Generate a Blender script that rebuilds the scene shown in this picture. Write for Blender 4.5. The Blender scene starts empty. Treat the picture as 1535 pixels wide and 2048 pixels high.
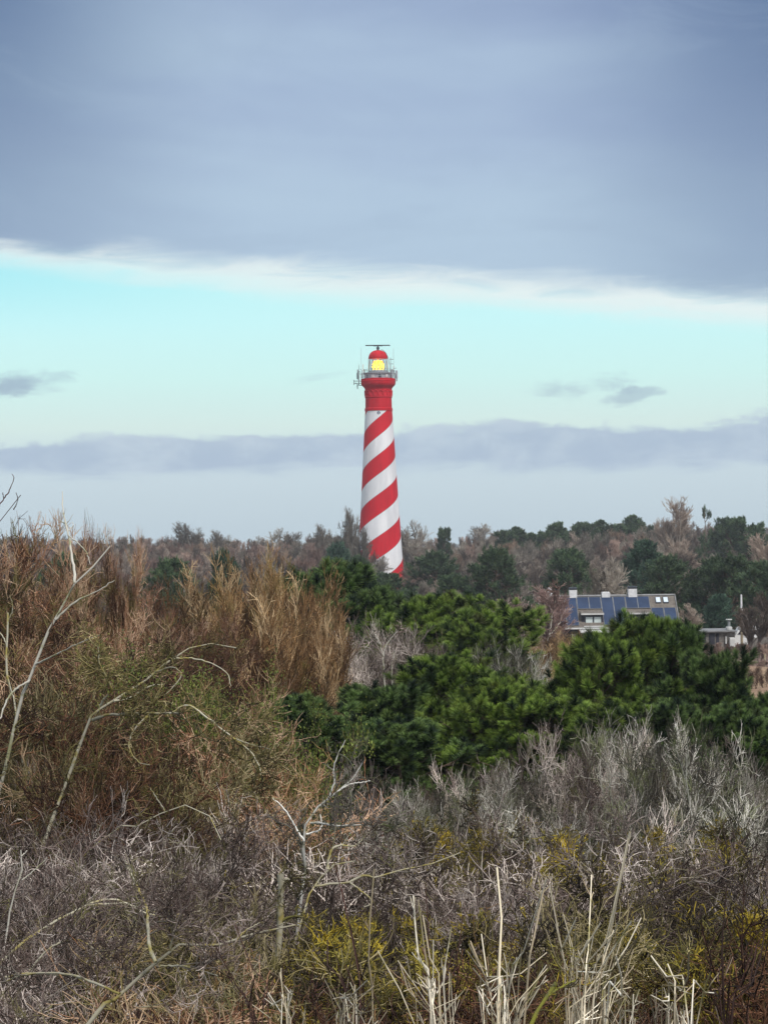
import bpy, math, random
import numpy as np
from mathutils import Vector
R = math.radians
S = bpy.context.scene
COL = S.collection

# ------------------------------------------------------------------ camera, sky, sun
CAMZ = 15.0
FPX = 4380.0                       # focal length in photo pixels
ROLL = 0.0125                      # the phone was held very slightly tilted
PITCH = 36.0/FPX
cam = bpy.data.cameras.new('camera'); co = bpy.data.objects.new('camera', cam); COL.objects.link(co)
cam.sensor_fit = 'VERTICAL'; cam.sensor_height = 36.0; cam.lens = 36.0*FPX/2048.0
cam.clip_start = 0.5; cam.clip_end = 20000
co.location = (0, 0, CAMZ)
co.rotation_mode = 'XYZ'
from mathutils import Matrix
M_CAM = Matrix.Rotation(math.pi/2+PITCH, 3, 'X') @ Matrix.Rotation(-ROLL, 3, 'Z')
co.rotation_euler = M_CAM.to_euler()
S.camera = co

S.view_settings.view_transform = 'Standard'; S.view_settings.look = 'None'
S.view_settings.exposure = 0.15; S.view_settings.gamma = 1.0
S.view_settings.use_curve_mapping = False

SUN_EL, SUN_AZ = R(50), R(148)       # behind the camera, to the right (azimuth clockwise from +Y)
sl = bpy.data.lights.new('sun', 'SUN'); so = bpy.data.objects.new('sun', sl); COL.objects.link(so)
sl.energy = 2.8; sl.angle = R(10); sl.color = (1.0, 0.96, 0.9)
so.rotation_euler = Vector((math.sin(SUN_AZ)*math.cos(SUN_EL), math.cos(SUN_AZ)*math.cos(SUN_EL), math.sin(SUN_EL))).to_track_quat('Z', 'Y').to_euler()

def lin(c):
    c = [v/255.0 for v in c]
    return tuple((v/12.92 if v <= .04045 else ((v+.055)/1.055)**2.4) for v in c)+(1.0,)

class E:                                    # tiny expression writer for shader math
    def __init__(s, nt, sock): s.nt, s.s = nt, sock
    def _op(s, op, *o, clamp=False):
        n = s.nt.nodes.new('ShaderNodeMath'); n.operation = op; n.use_clamp = clamp
        for i, v in enumerate((s,)+o):
            if isinstance(v, E): s.nt.links.new(v.s, n.inputs[i])
            else: n.inputs[i].default_value = float(v)
        return E(s.nt, n.outputs[0])
    def __add__(s, o): return s._op('ADD', o)
    def __sub__(s, o): return s._op('SUBTRACT', o)
    def __mul__(s, o): return s._op('MULTIPLY', o)
    def __truediv__(s, o): return s._op('DIVIDE', o)
    def f(s, op, *o): return s._op(op, *o)
    def step(s, a, b):
        n = s.nt.nodes.new('ShaderNodeMapRange'); n.interpolation_type = 'SMOOTHSTEP'
        s.nt.links.new(s.s, n.inputs[0])
        n.inputs[1].default_value = a; n.inputs[2].default_value = b
        return E(s.nt, n.outputs[0])
def mixc(nt, f, a, b, blend='MIX'):
    n = nt.nodes.new('ShaderNodeMix'); n.data_type = 'RGBA'; n.blend_type = blend
    for v, k in ((f, 0), (a, 6), (b, 7)):
        if isinstance(v, E): nt.links.new(v.s, n.inputs[k])
        elif hasattr(v, 'node'): nt.links.new(v, n.inputs[k])
        else: n.inputs[k].default_value = v
    return n.outputs[2]
def noise(nt, vec, scale, detail=4, rough=.55, dist=0.0, sxyz=None, loc=(0, 0, 0)):
    if sxyz or any(loc):
        m = nt.nodes.new('ShaderNodeMapping'); nt.links.new(vec, m.inputs[0])
        m.inputs['Scale'].default_value = sxyz or (1, 1, 1); m.inputs['Location'].default_value = loc; vec = m.outputs[0]
    n = nt.nodes.new('ShaderNodeTexNoise'); nt.links.new(vec, n.inputs['Vector'])
    n.inputs['Scale'].default_value = scale; n.inputs['Detail'].default_value = detail
    n.inputs['Roughness'].default_value = rough; n.inputs['Distortion'].default_value = dist
    return E(nt, n.outputs[0])
def ramp(nt, fac, stops, mode='LINEAR'):
    n = nt.nodes.new('ShaderNodeValToRGB'); nt.links.new(fac.s, n.inputs[0])
    cr = n.color_ramp; cr.interpolation = mode
    while len(cr.elements) < len(stops): cr.elements.new(0.5)
    for e, (p, c) in zip(cr.elements, stops): e.position = p; e.color = c
    return n.outputs[0]

def make_world():
    w = bpy.data.worlds.new('World'); S.world = w; w.use_nodes = True
    nt = w.node_tree; nt.nodes.clear()
    out = nt.nodes.new('ShaderNodeOutputWorld')
    tc = nt.nodes.new('ShaderNodeTexCoord'); vec = tc.outputs['Generated']
    sp = nt.nodes.new('ShaderNodeSeparateXYZ'); nt.links.new(vec, sp.inputs[0])
    x, y, z = (E(nt, sp.outputs[i]) for i in range(3))
    az = x.f('ARCTAN2', y)                            # azimuth, 0 = view direction
    el = z
    big = noise(nt, vec, 3.2, 4, .5, .3, (1, 1, 4))
    fine = noise(nt, vec, 9, 6, .55, .4, (1, 1, 5))
    puff = noise(nt, vec, 34, 7, .62, .3, (1, 1, 1.7))
    wisp = noise(nt, vec, 20, 6, .6, .8, (1, 1, 6))
    # clear air of the gap
    t = (el/0.14)._op('MULTIPLY', 1.0, clamp=True)
    clear = ramp(nt, t, [(0.0, lin((186, 203, 214))), (.22, lin((194, 212, 222))), (.34, lin((208, 230, 226))), (.5, lin((202, 240, 236))),
                         (.68, lin((196, 243, 244))), (.82, lin((190, 241, 243))), (.95, lin((170, 232, 238)))])
    # more saturated at the far left, paler in the middle
    side = (az*-1.0).step(.02, .19)
    clear = mixc(nt, side*t.step(.6, .85)*.35, clear, lin((125, 222, 238)))
    sky = nt.nodes.new('ShaderNodeTexSky'); sky.sky_type = 'NISHITA'; sky.sun_disc = False
    sky.sun_elevation = SUN_EL; sky.sun_rotation = SUN_AZ
    nis = nt.nodes.new('ShaderNodeVectorMath'); nis.operation = 'SCALE'; nt.links.new(sky.outputs[0], nis.inputs[0]); nis.inputs['Scale'].default_value = 0.1
    clear = mixc(nt, 0.08, clear, nis.outputs[0])
    # low bank of grey-lilac cloud above the wood
    top = puff*.020 + fine*.018 + (az*.022) + 0.0262 
    bank_in = (top - el).step(-.0014, .0034)
    bank_out = (el - 0.0275 + (wisp-.5)*.016).step(-.004, .004)
    bcol = mixc(nt, puff.step(.35, .7), lin((166, 184, 204)), lin((184, 200, 214)))
    low = mixc(nt, bank_in*bank_out*.95, clear, bcol)
    # the small loose clouds in the gap
    def blob(a0, e0, ra, re, sh=.0):
        da = (az-a0)/ra; de = (el-e0-(az-a0)*sh)/re
        return da*da + de*de
    for a0, e0, ra, re in ((-.158, .0680, .024, .0062), (-.172, .064, .02, .0045), (.089, .0640, .028, .0062), (.113, .0592, .016, .0038), (-.028, .0700, .016, .0022)):
        m = (blob(a0, e0, ra, re, .14)*-1.0 + 1.0 + (puff-.5)*6.5 + (wisp-.5)*3.0).step(-.2, 1.5)
        k = .48 if a0 not in (-.028,) else .15
        low = mixc(nt, m*k, low, lin((140, 158, 184)))
    # high deck with its bright lower fringe
    edge = (az*-.074) + 0.1170 + (wisp-.5)*.016 + (fine-.5)*.014
    tt = el - edge
    fr = (tt + (az*.02)).step(-.0185, -.004)
    c1 = mixc(nt, fr*(wisp.step(.2, .6)*.5+.5), low, lin((222, 234, 234)))
    deckc = ramp(nt, (el*3.2), [(.30, lin((150, 173, 192))), (.40, lin((160, 182, 206))), (.52, lin((160, 180, 206))), (.66, lin((147, 166, 197))), (.78, lin((132, 150, 186)))])
    deckc = mixc(nt, big.step(.33, .68)*.75, deckc, lin((174, 196, 215)))
    deckc = mixc(nt, (az.f('ABSOLUTE')).step(.05, .19)*((el-.12)*5.0+.35)*1.0, deckc, lin((92, 116, 152)))  # deck darkened towards the sides, a lens vignette put into the cloud colour
    soft = noise(nt, vec, 7.5, 7, .6, 1.2, (1, 1, 2.6))
    deckc = mixc(nt, soft.step(.42, .68)*.13, deckc, lin((128, 146, 176)))
    deckc = mixc(nt, (soft*-1.0+1.0).step(.5, .72)*.12, deckc, lin((178, 199, 217)))
    de = tt.step(-.008, .007)
    c2 = mixc(nt, de, c1, deckc)
    # out of the frame overhead and behind, unseen sky is brightened to light the scene
    up = el.step(.26, .6)
    back = (y*-1.0).step(-.3, .5)*el.step(-.02, .2)
    c3 = mixc(nt, (up.f('MAXIMUM', back*.8)), c2, (.62, .66, .74, 1))
    grd = (el*-1.0).step(.012, .05)
    c3 = mixc(nt, grd, c3, (.10, .10, .09, 1))
    bg = nt.nodes.new('ShaderNodeBackground'); nt.links.new(c3, bg.inputs[0]); bg.inputs[1].default_value = 1.0
    nt.links.new(bg.outputs[0], out.inputs[0])
make_world()

# ------------------------------------------------------------------ placing
MC = np.array(M_CAM)
def at(px, py, D):                          # point D metres ahead that the photo shows at (px, py)
    d = MC @ np.array([(px-767.5)/FPX, -(py-1024)/FPX, -1.0])
    return np.array([d[0]/d[1]*D, D, CAMZ + d[2]/d[1]*D])

HY = np.array([-80, -10, 0, 4, 9, 14, 25, 40, 70, 95, 130, 160, 190, 260, 400, 447, 540, 700, 1000, 3000, 9000.])
HZ = np.array([12, 13.2, 13.1, 12.6, 10.4, 9.2, 8.6, 8.0, 7.6, 6.9, 6.3, 4.7, 3.8, 2.4, .8, .5, 2.5, 4., 0., -40., -220.])
def hgt(x, y):
    x = np.asarray(x, float); y = np.asarray(y, float)
    z = np.interp(y, HY, HZ)
    far = np.clip((y-15)/40, 0, 1)
    z = z + far*(.35*np.sin(x*.11+y*.05)+.25*np.sin(x*.23-y*.17+1.3)) + .08*np.sin(x*1.3+.5)*np.sin(y*1.1)
    r = np.clip((y-420)/120, 0, 1)*np.clip((x-20)/90, 0, 1)
    z = z + r*4.5 + np.clip((y-430)/200, 0, 1)*(.9*np.sin(x*.021+.6)+.7*np.sin(x*.05+2))
    fl = np.exp(-((x-20)/22)**2-((y-192)/16)**2)
    return z*(1-fl)+3.8*fl

# ------------------------------------------------------------------ objects, names, labels
def tag(o, label=None, cat=None, group=None, kind=None):
    if label: o['label'] = label
    if cat: o['category'] = cat
    if group: o['group'] = group
    if kind: o['kind'] = kind
    return o
def empty(name, loc=(0, 0, 0), rz=0.0):
    o = bpy.data.objects.new(name, None); COL.objects.link(o); o.location = loc; o.rotation_euler = (0, 0, rz); o.empty_display_size = .3
    return o
def mobj(name, me, parent=None, link=True):
    o = bpy.data.objects.new(name, me)
    if link: COL.objects.link(o)
    if parent: o.parent = parent
    return o
def npmesh(name, V, F, mats, tint=None, midx=None, smooth=True):
    """V (n,3); F list of int arrays (m,k); tint (n,3)"""
    me = bpy.data.meshes.new(name)
    V = np.asarray(V, np.float32)
    me.vertices.add(len(V)); me.vertices.foreach_set('co', V.ravel())
    F = [np.asarray(f, np.int32) for f in F if len(f)]
    nl = sum(f.size for f in F); npoly = sum(len(f) for f in F)
    me.loops.add(nl); me.polygons.add(npoly)
    me.loops.foreach_set('vertex_index', np.concatenate([f.ravel() for f in F]))
    tot = np.concatenate([np.full(len(f), f.shape[1], np.int32) for f in F])
    st = np.zeros(npoly, np.int32); st[1:] = np.cumsum(tot)[:-1]
    me.polygons.foreach_set('loop_start', st)
    me.polygons.foreach_set('use_smooth', np.full(npoly, smooth, bool))
    if midx is not None: me.polygons.foreach_set('material_index', np.asarray(midx, np.int32))
    for m in (mats if isinstance(mats, (list, tuple)) else [mats]): me.materials.append(m)
    if tint is not None:
        a = me.color_attributes.new('tint', 'FLOAT_COLOR', 'POINT')
        t4 = np.ones((len(V), 4), np.float32); t4[:, :3] = tint; a.data.foreach_set('color', t4.ravel())
    me.update(calc_edges=True); me.validate()
    return me

# ------------------------------------------------------------------ materials
def newmat(name):
    m = bpy.data.materials.new(name); m.use_nodes = True
    nt = m.node_tree; b = nt.nodes['Principled BSDF']
    return m, nt, b
def setcol(nt, b, c):
    if hasattr(c, 'node'): nt.links.new(c, b.inputs['Base Color'])
    else: b.inputs['Base Color'].default_value = c
def bump(nt, b, h, strength, dist):
    n = nt.nodes.new('ShaderNodeBump'); nt.links.new(h.s, n.inputs['Height']); n.inputs['Strength'].default_value = strength; n.inputs['Distance'].default_value = dist
    nt.links.new(n.outputs[0], b.inputs['Normal'])
def c4(*c): return tuple(c)+(1.0,)
def bark(name, cols, lichen=None, lam=.3, lscale=3.0, rough=.85, age=None):
    """cols: ramp over the random tint of each twig; lichen colour in patches; age: colour of the oldest wood"""
    m, nt, b = newmat(name)
    at_ = nt.nodes.new('ShaderNodeAttribute'); at_.attribute_name = 'tint'
    sp = nt.nodes.new('ShaderNodeSeparateColor'); nt.links.new(at_.outputs['Color'], sp.inputs[0])
    r, g, bb = (E(nt, sp.outputs[i]) for i in range(3))
    oi = nt.nodes.new('ShaderNodeObjectInfo'); rnd = E(nt, oi.outputs['Random'])
    n = len(cols)
    pos = [0, .32, .55, .76, .97] if n == 5 else [i/(n-1) for i in range(n)]  # dark-to-bright spread between twigs stands in for shade inside the thicket
    c = ramp(nt, r, [(q, c4(*cc)) for q, cc in zip(pos, cols)])
    tc = nt.nodes.new('ShaderNodeTexCoord')
    if age: c = mixc(nt, (g*-1.0+1.0).step(.35, 1.0), c, c4(*age))
    if lichen:
        nz = noise(nt, tc.outputs['Object'], lscale, 4, .65)
        c = mixc(nt, nz.step(.62-lam*.5, .72-lam*.3)*.85, c, c4(*lichen))
    f = (rnd*.5+.75)*(bb*.9+.55)
    hsv = nt.nodes.new('ShaderNodeHueSaturation'); nt.links.new(c, hsv.inputs['Color']); nt.links.new(f.s, hsv.inputs['Value'])
    setcol(nt, b, hsv.outputs[0]); b.inputs['Roughness'].default_value = rough; b.inputs['Specular IOR Level'].default_value = .25
    return m
def plain(name, col, rough=.6, metal=0.0, var=.15, scale=4.0, spec=.4):
    m, nt, b = newmat(name)
    tc = nt.nodes.new('ShaderNodeTexCoord')
    nz = noise(nt, tc.outputs['Object'], scale, 5, .6)
    d = tuple(v*(1-var*1.6) for v in col)
    setcol(nt, b, mixc(nt, nz.step(.3, .7), c4(*d), c4(*col)))
    b.inputs['Roughness'].default_value = rough; b.inputs['Metallic'].default_value = metal; b.inputs['Specular IOR Level'].default_value = spec
    return m

M = {}
M['lilac'] = bark('lilac_grey_bark', [(.028, .019, .014), (.07, .048, .04), (.15, .11, .095), (.31, .25, .225), (.70, .61, .54)], (.16, .15, .05), .2, 2.0, age=(.20, .18, .15))
M['greytw'] = bark('silver_grey_bark', [(.03, .027, .02), (.08, .07, .055), (.19, .17, .14), (.41, .38, .33), (.80, .76, .68)], (.15, .17, .07), .25, 2.0, age=(.24, .24, .20))
M['brown'] = bark('red_brown_bark', [(.025, .012, .008), (.07, .032, .018), (.17, .077, .04), (.36, .18, .10), (.66, .46, .31)], (.16, .15, .04), .25, 1.4, age=(.13, .095, .06))
M['rust'] = bark('rusty_brown_bark', [(.04, .018, .01), (.10, .045, .025), (.21, .098, .06), (.36, .19, .12), (.60, .42, .30)], (.17, .15, .04), .2, 1.0, age=(.14, .09, .05))
M['willow'] = bark('orange_willow_bark', [(.05, .026, .012), (.15, .08, .035), (.27, .15, .065), (.44, .27, .125), (.74, .54, .32)], (.17, .15, .04), .2, .6, age=(.20, .15, .08))
M['moss'] = bark('mossy_bark', [(.02, .015, .01), (.05, .04, .02), (.13, .11, .025), (.27, .23, .04), (.54, .45, .10)], (.42, .31, .03), .26, 4.0, age=(.09, .08, .035))
M['olive'] = bark('olive_bark', [(.022, .017, .008), (.06, .045, .018), (.12, .10, .035), (.25, .20, .08), (.52, .43, .24)], (.15, .14, .035), .2, 4, age=(.13, .115, .06))
M['redtw'] = bark('dark_red_bark', [(.02, .01, .01), (.045, .018, .015), (.09, .04, .03), (.17, .10, .07), (.40, .32, .25)], None, .2, 2, age=(.05, .025, .02))
M['pale'] = bark('pale_dead_wood', [(.26, .20, .13), (.46, .39, .27), (.62, .55, .42), (.78, .72, .60)], (.20, .18, .05), .16, 3)
M['bleached'] = bark('bleached_bark', [(.42, .40, .35), (.52, .50, .45), (.60, .58, .53), (.68, .66, .61)], (.26, .25, .14), .16, 5)
M['mosslimb'] = bark('green_moss_limb', [(.14, .14, .02), (.19, .19, .03), (.22, .21, .04), (.26, .25, .08)], (.10, .09, .05), .3, 9, age=(.18, .18, .03))
M['white'] = bark('bleached_dead_wood', [(.26, .24, .19), (.36, .34, .29), (.44, .42, .36), (.54, .52, .46)], (.17, .17, .07), .30, 3, age=(.38, .36, .31))
M['mossbranch'] = bark('lichened_branch', [(.20, .18, .135), (.26, .24, .18), (.32, .30, .23), (.42, .40, .32)], (.20, .16, .03), .34, 6, age=(.27, .25, .19))
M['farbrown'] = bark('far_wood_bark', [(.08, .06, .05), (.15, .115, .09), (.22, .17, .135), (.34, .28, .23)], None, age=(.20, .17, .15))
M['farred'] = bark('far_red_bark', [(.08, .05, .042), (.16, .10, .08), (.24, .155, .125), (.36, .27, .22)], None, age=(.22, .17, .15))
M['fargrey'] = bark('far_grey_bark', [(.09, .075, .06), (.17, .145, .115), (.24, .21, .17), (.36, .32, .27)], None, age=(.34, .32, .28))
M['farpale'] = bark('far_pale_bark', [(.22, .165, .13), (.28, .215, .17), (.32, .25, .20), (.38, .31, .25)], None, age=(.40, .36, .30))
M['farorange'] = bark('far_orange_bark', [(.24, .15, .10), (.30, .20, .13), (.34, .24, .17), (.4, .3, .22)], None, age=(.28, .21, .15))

def needle_mat(name, dark, mid, tip, yellow=.25):
    m, nt, b = newmat(name)
    at_ = nt.nodes.new('ShaderNodeAttribute'); at_.attribute_name = 'tint'
    sp = nt.nodes.new('ShaderNodeSeparateColor'); nt.links.new(at_.outputs['Color'], sp.inputs[0])
    r, g, bb = (E(nt, sp.outputs[i]) for i in range(3))
    oi = nt.nodes.new('ShaderNodeObjectInfo'); rnd = E(nt, oi.outputs['Random'])
    c = mixc(nt, r.step(.1, .9), c4(*dark), c4(*mid))
    c = mixc(nt, g*r.step(.1, .9)*.9, c, c4(*tip))
    c = mixc(nt, bb.step(.72, 1.0)*yellow, c, (.20, .19, .03, 1))
    hsv = nt.nodes.new('ShaderNodeHueSaturation'); nt.links.new(c, hsv.inputs['Color']); nt.links.new((rnd*.35+.82).s, hsv.inputs['Value'])
    setcol(nt, b, hsv.outputs[0]); b.inputs['Roughness'].default_value = .6; b.inputs['Specular IOR Level'].default_value = .3
    return m
M['needle'] = needle_mat('pine_needles', (.008, .024, .006), (.046, .098, .013), (.28, .40, .065))
M['needle2'] = needle_mat('dark_pine_needles', (.009, .025, .010), (.04, .088, .022), (.19, .29, .08), .15)
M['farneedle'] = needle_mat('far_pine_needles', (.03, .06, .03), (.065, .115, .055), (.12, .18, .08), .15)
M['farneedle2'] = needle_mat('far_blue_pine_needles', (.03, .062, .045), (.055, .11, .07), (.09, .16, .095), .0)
M['ivy'] = needle_mat('ivy_leaves', (.04, .055, .015), (.11, .15, .025), (.23, .28, .05), .35)
M['pinebark'] = plain('pine_bark', (.16, .11, .075), .9, var=.3, scale=6)

def ground_mat():
    m, nt, b = newmat('dune_ground')
    geo = nt.nodes.new('ShaderNodeNewGeometry'); P = geo.outputs['Position']
    n1 = noise(nt, P, .9, 8, .65); n2 = noise(nt, P, .12, 5, .6); n3 = noise(nt, P, 7, 6, .7)
    litter = mixc(nt, n1.step(.35, .7), (.028, .021, .014, 1), (.075, .055, .035, 1))
    litter = mixc(nt, n3.step(.5, .75)*.5, litter, (.13, .10, .065, 1))
    litter = mixc(nt, n2.step(.45, .6)*.4, litter, (.05, .055, .02, 1))
    sp = nt.nodes.new('ShaderNodeSeparateXYZ'); nt.links.new(P, sp.inputs[0])
    X, Y = E(nt, sp.outputs[0]), E(nt, sp.outputs[1])
    field = mixc(nt, n1.step(.3, .7), (.22, .14, .08, 1), (.34, .23, .135, 1))
    field = mixc(nt, n2.step(.5, .66)*.6, field, (.20, .11, .075, 1))
    k = (Y + (n2-.5)*30).step(92, 99)*((Y+(n2-.5)*30)*-1.0).step(-152, -141)*(X+(n2-.5)*10).step(12, 17)
    heath = mixc(nt, n1.step(.35, .65), (.10, .06, .05, 1), (.19, .12, .09, 1))
    k2 = (Y.step(80, 95))
    c = mixc(nt, k2, litter, heath)
    setcol(nt, b, mixc(nt, k, c, field)); b.inputs['Roughness'].default_value = .95
    bump(nt, b, n3*.5+n1, .6, .15)
    return m
M['ground'] = ground_mat()

# ------------------------------------------------------------------ ground
def make_ground():
    ys = np.concatenate([np.linspace(-80, 60, 120), np.linspace(61, 240, 130), np.geomspace(243, 9000, 120)])
    us = np.linspace(-1, 1, 161); us = np.sign(us)*np.abs(us)**1.5
    Y, U = np.meshgrid(ys, us, indexing='ij'); X = U*(60+np.maximum(Y, 0)*.9)
    Z = hgt(X, Y); V = np.stack([X, Y, Z], -1).reshape(-1, 3)
    a, b = Y.shape; i = np.arange((a-1)*b).reshape(a-1, b)[:, :-1].ravel()
    F = np.stack([i, i+1, i+b+1, i+b], 1)
    tag(mobj('ground', npmesh('ground', V, [F], M['ground'])), kind='structure')
make_ground()

# ------------------------------------------------------------------ twig growth
def nrm(v): return v/np.maximum(np.linalg.norm(v, axis=-1, keepdims=True), 1e-9)
class Br:                                       # a level of branches: points (N,K,3), radii (N,K), tint (N,3)
    def __init__(s, P, Rr, T): s.P, s.R, s.T = P, Rr, T
def walk(rng, p0, d0, L, K, wig, up, out=0.0, centre=None, curl=0.0):
    N = len(p0); P = np.zeros((N, K, 3)); P[:, 0] = p0; d = nrm(d0)
    st = (L/(K-1))[:, None]; ax = nrm(rng.normal(size=(N, 3)))
    for k in range(1, K):
        d = d + wig*rng.normal(size=(N, 3)) + np.array([0, 0, up])
        if curl: d = d + curl*np.cross(ax, d)
        d = nrm(d); P[:, k] = P[:, k-1]+d*st
    return P
def stems(rng, n, spread, H, r, K=9, wig=.12, up=.12, lean=.5, tip=.35):
    a = rng.uniform(0, 2*np.pi, n); q = np.sqrt(rng.uniform(0, 1, n))*spread
    p0 = np.stack([q*np.cos(a), q*np.sin(a), np.full(n, -.15)], 1)
    d = np.stack([np.cos(a)*lean*rng.uniform(.1, 1, n), np.sin(a)*lean*rng.uniform(.1, 1, n), np.ones(n)], 1)
    L = H*rng.uniform(.65, 1.05, n)
    P = walk(rng, p0, d, L, K, wig, up)
    Rr = r*rng.uniform(.6, 1.1, n)[:, None]*np.linspace(1, tip, K)[None]
    T = rng.uniform(0, 1, (n, 3)); T[:, 1] = 0
    return Br(P, Rr, T)
def kids(rng, B, n, t0, t1, ang, dang, L0, L1, K, wig, up, rr=.6, rmin=.002, tip=.5, curl=0.0, level=.5, taper=.5):
    N, K0 = B.R.shape
    i = np.repeat(np.arange(N), n); m = len(i)
    t = rng.uniform(t0, t1, m); x = t*(K0-1); k = np.minimum(x.astype(int), K0-2); f = (x-k)[:, None]
    p = B.P[i, k]*(1-f)+B.P[i, k+1]*f; T = nrm(B.P[i, k+1]-B.P[i, k])
    r = B.R[i, k]*(1-f[:, 0])+B.R[i, k+1]*f[:, 0]
    a = ang+dang*rng.normal(size=m); ax = nrm(np.cross(T, nrm(rng.normal(size=(m, 3)))))
    d = T*np.cos(a)[:, None]+ax*np.sin(a)[:, None]
    L = rng.uniform(L0, L1, m)*(1-taper*(t-t0)/max(t1-t0, 1e-6))
    P = walk(rng, p, d, L, K, wig, up, curl=curl)
    r0 = np.maximum(r*rr, rmin)
    Rr = np.maximum(r0[:, None]*np.linspace(1, tip, K)[None], rmin*.6)
    TT = rng.uniform(0, 1, (m, 3)); TT[:, 1] = level; TT[:, 2] = B.T[i, 2]; TT[:, 0] = np.clip(B.T[i, 0]*.97+.13*rng.normal(size=m)+.015, 0, 1)
    return Br(P, Rr, TT)
def tubes(Bs, sides=3):
    Vs, Fs, Ts, o = [], [], [], 0
    for B in Bs:
        P = B.P; N, K, _ = P.shape
        T = np.empty_like(P); T[:, 1:-1] = P[:, 2:]-P[:, :-2]; T[:, 0] = P[:, 1]-P[:, 0]; T[:, -1] = P[:, -1]-P[:, -2]; T = nrm(T)
        ref = np.where(np.abs(T[:, :1, 2:3]) < .8, np.array([0, 0, 1.]), np.array([1., 0, 0]))
        U = nrm(np.cross(T, np.broadcast_to(ref, T.shape))); W = np.cross(T, U)
        a = np.arange(sides)*2*np.pi/sides
        V = P[:, :, None]+B.R[:, :, None, None]*(U[:, :, None]*np.cos(a)[None, None, :, None]+W[:, :, None]*np.sin(a)[None, None, :, None])
        base = (np.arange(N)*K*sides)[:, None, None]+(np.arange(K-1)*sides)[None, :, None]
        s = np.arange(sides)[None, None]; s2 = (s+1) % sides
        F = np.stack([base+s, base+s2, base+sides+s2, base+sides+s], -1).reshape(-1, 4)+o
        Vs.append(V.reshape(-1, 3)); Fs.append(F); Ts.append(np.repeat(B.T, K*sides, axis=0)); o += N*K*sides
    return np.concatenate(Vs), np.concatenate(Fs), np.concatenate(Ts)
def twigmesh(name, Bs, mat, sides=3):
    V, F, T = tubes(Bs, sides); return npmesh(name, V, [F], mat, T)

def leaves(rng, P, D, n, size, spread):
    """n leaf faces round each point"""
    i = np.repeat(np.arange(len(P)), n); m = len(i)
    c = P[i]+rng.normal(size=(m, 3))*spread
    a = nrm(rng.normal(size=(m, 3))); b = nrm(np.cross(a, nrm(rng.normal(size=(m, 3)))))
    s = size*rng.uniform(.6, 1.3, (m, 1))
    V = np.stack([c-a*s, c+b*s*.6, c+a*s, c-b*s*.6], 1).reshape(-1, 3)
    F = np.arange(m*4).reshape(-1, 4)
    T = np.repeat(np.stack([rng.uniform(0, 1, len(P))[i]*.6+rng.uniform(0, .4, m), rng.uniform(0, 1, m), rng.uniform(0, 1, len(P))[i]], 1), 4, axis=0)
    return V, F, T
def tufts(rng, P, D, n, shoot, nl, w):
    """brush of needles at each shoot end: P end points, D directions"""
    N = len(P); i = np.repeat(np.arange(N), n); m = len(i)
    D = nrm(D); s = rng.uniform(0, 1, m)
    h = nrm(np.cross(D, nrm(rng.normal(size=(N, 3)))))[i]; g = np.cross(D[i], h)
    ph = rng.uniform(0, 2*np.pi, m)[:, None]; rad = h*np.cos(ph)+g*np.sin(ph)
    al = (1.25-1.0*s+rng.normal(size=m)*.15)[:, None]
    dd = nrm(D[i]*np.cos(al)+rad*np.sin(al))
    sc = rng.uniform(.75, 1.25, N)[i][:, None]
    b = P[i]+D[i]*(s[:, None]-.6)*shoot*sc
    wv = nrm(np.cross(dd, nrm(rng.normal(size=(m, 3)))))*w
    e = b+dd*nl*sc*rng.uniform(.8, 1.15, (m, 1))
    V = np.stack([b-wv, b+wv, e+wv*.35, e-wv*.35], 1).reshape(-1, 3); F = np.arange(m*4).reshape(-1, 4)
    r = rng.uniform(0, 1, N)[i]; y = rng.uniform(0, 1, N)[i]
    T = np.zeros((m, 4, 3)); T[:, :, 0] = r[:, None]; T[:, :, 2] = y[:, None]; T[:, 2:, 1] = 1; T[:, :2, 1] = .1  # bases tinted dark and tips bright, shading put into the needle colour
    return V, F, T.reshape(-1, 3)

TPL = {}            # kind -> list of (stem mesh, twig mesh, height)
def rep(kind, mats, n, seed, fn):
    TPL[kind] = []
    for k in range(n):
        rng = np.random.default_rng(seed+k)
        A, Bm, H = fn(rng, mats)
        TPL[kind].append((A, Bm, H))
def topz(*me):
    z = []
    for m in me:
        v = np.empty(len(m.vertices)*3, np.float32); m.vertices.foreach_get('co', v); z.append(np.percentile(v[2::3], 99.7))
    return float(max(z))

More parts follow.
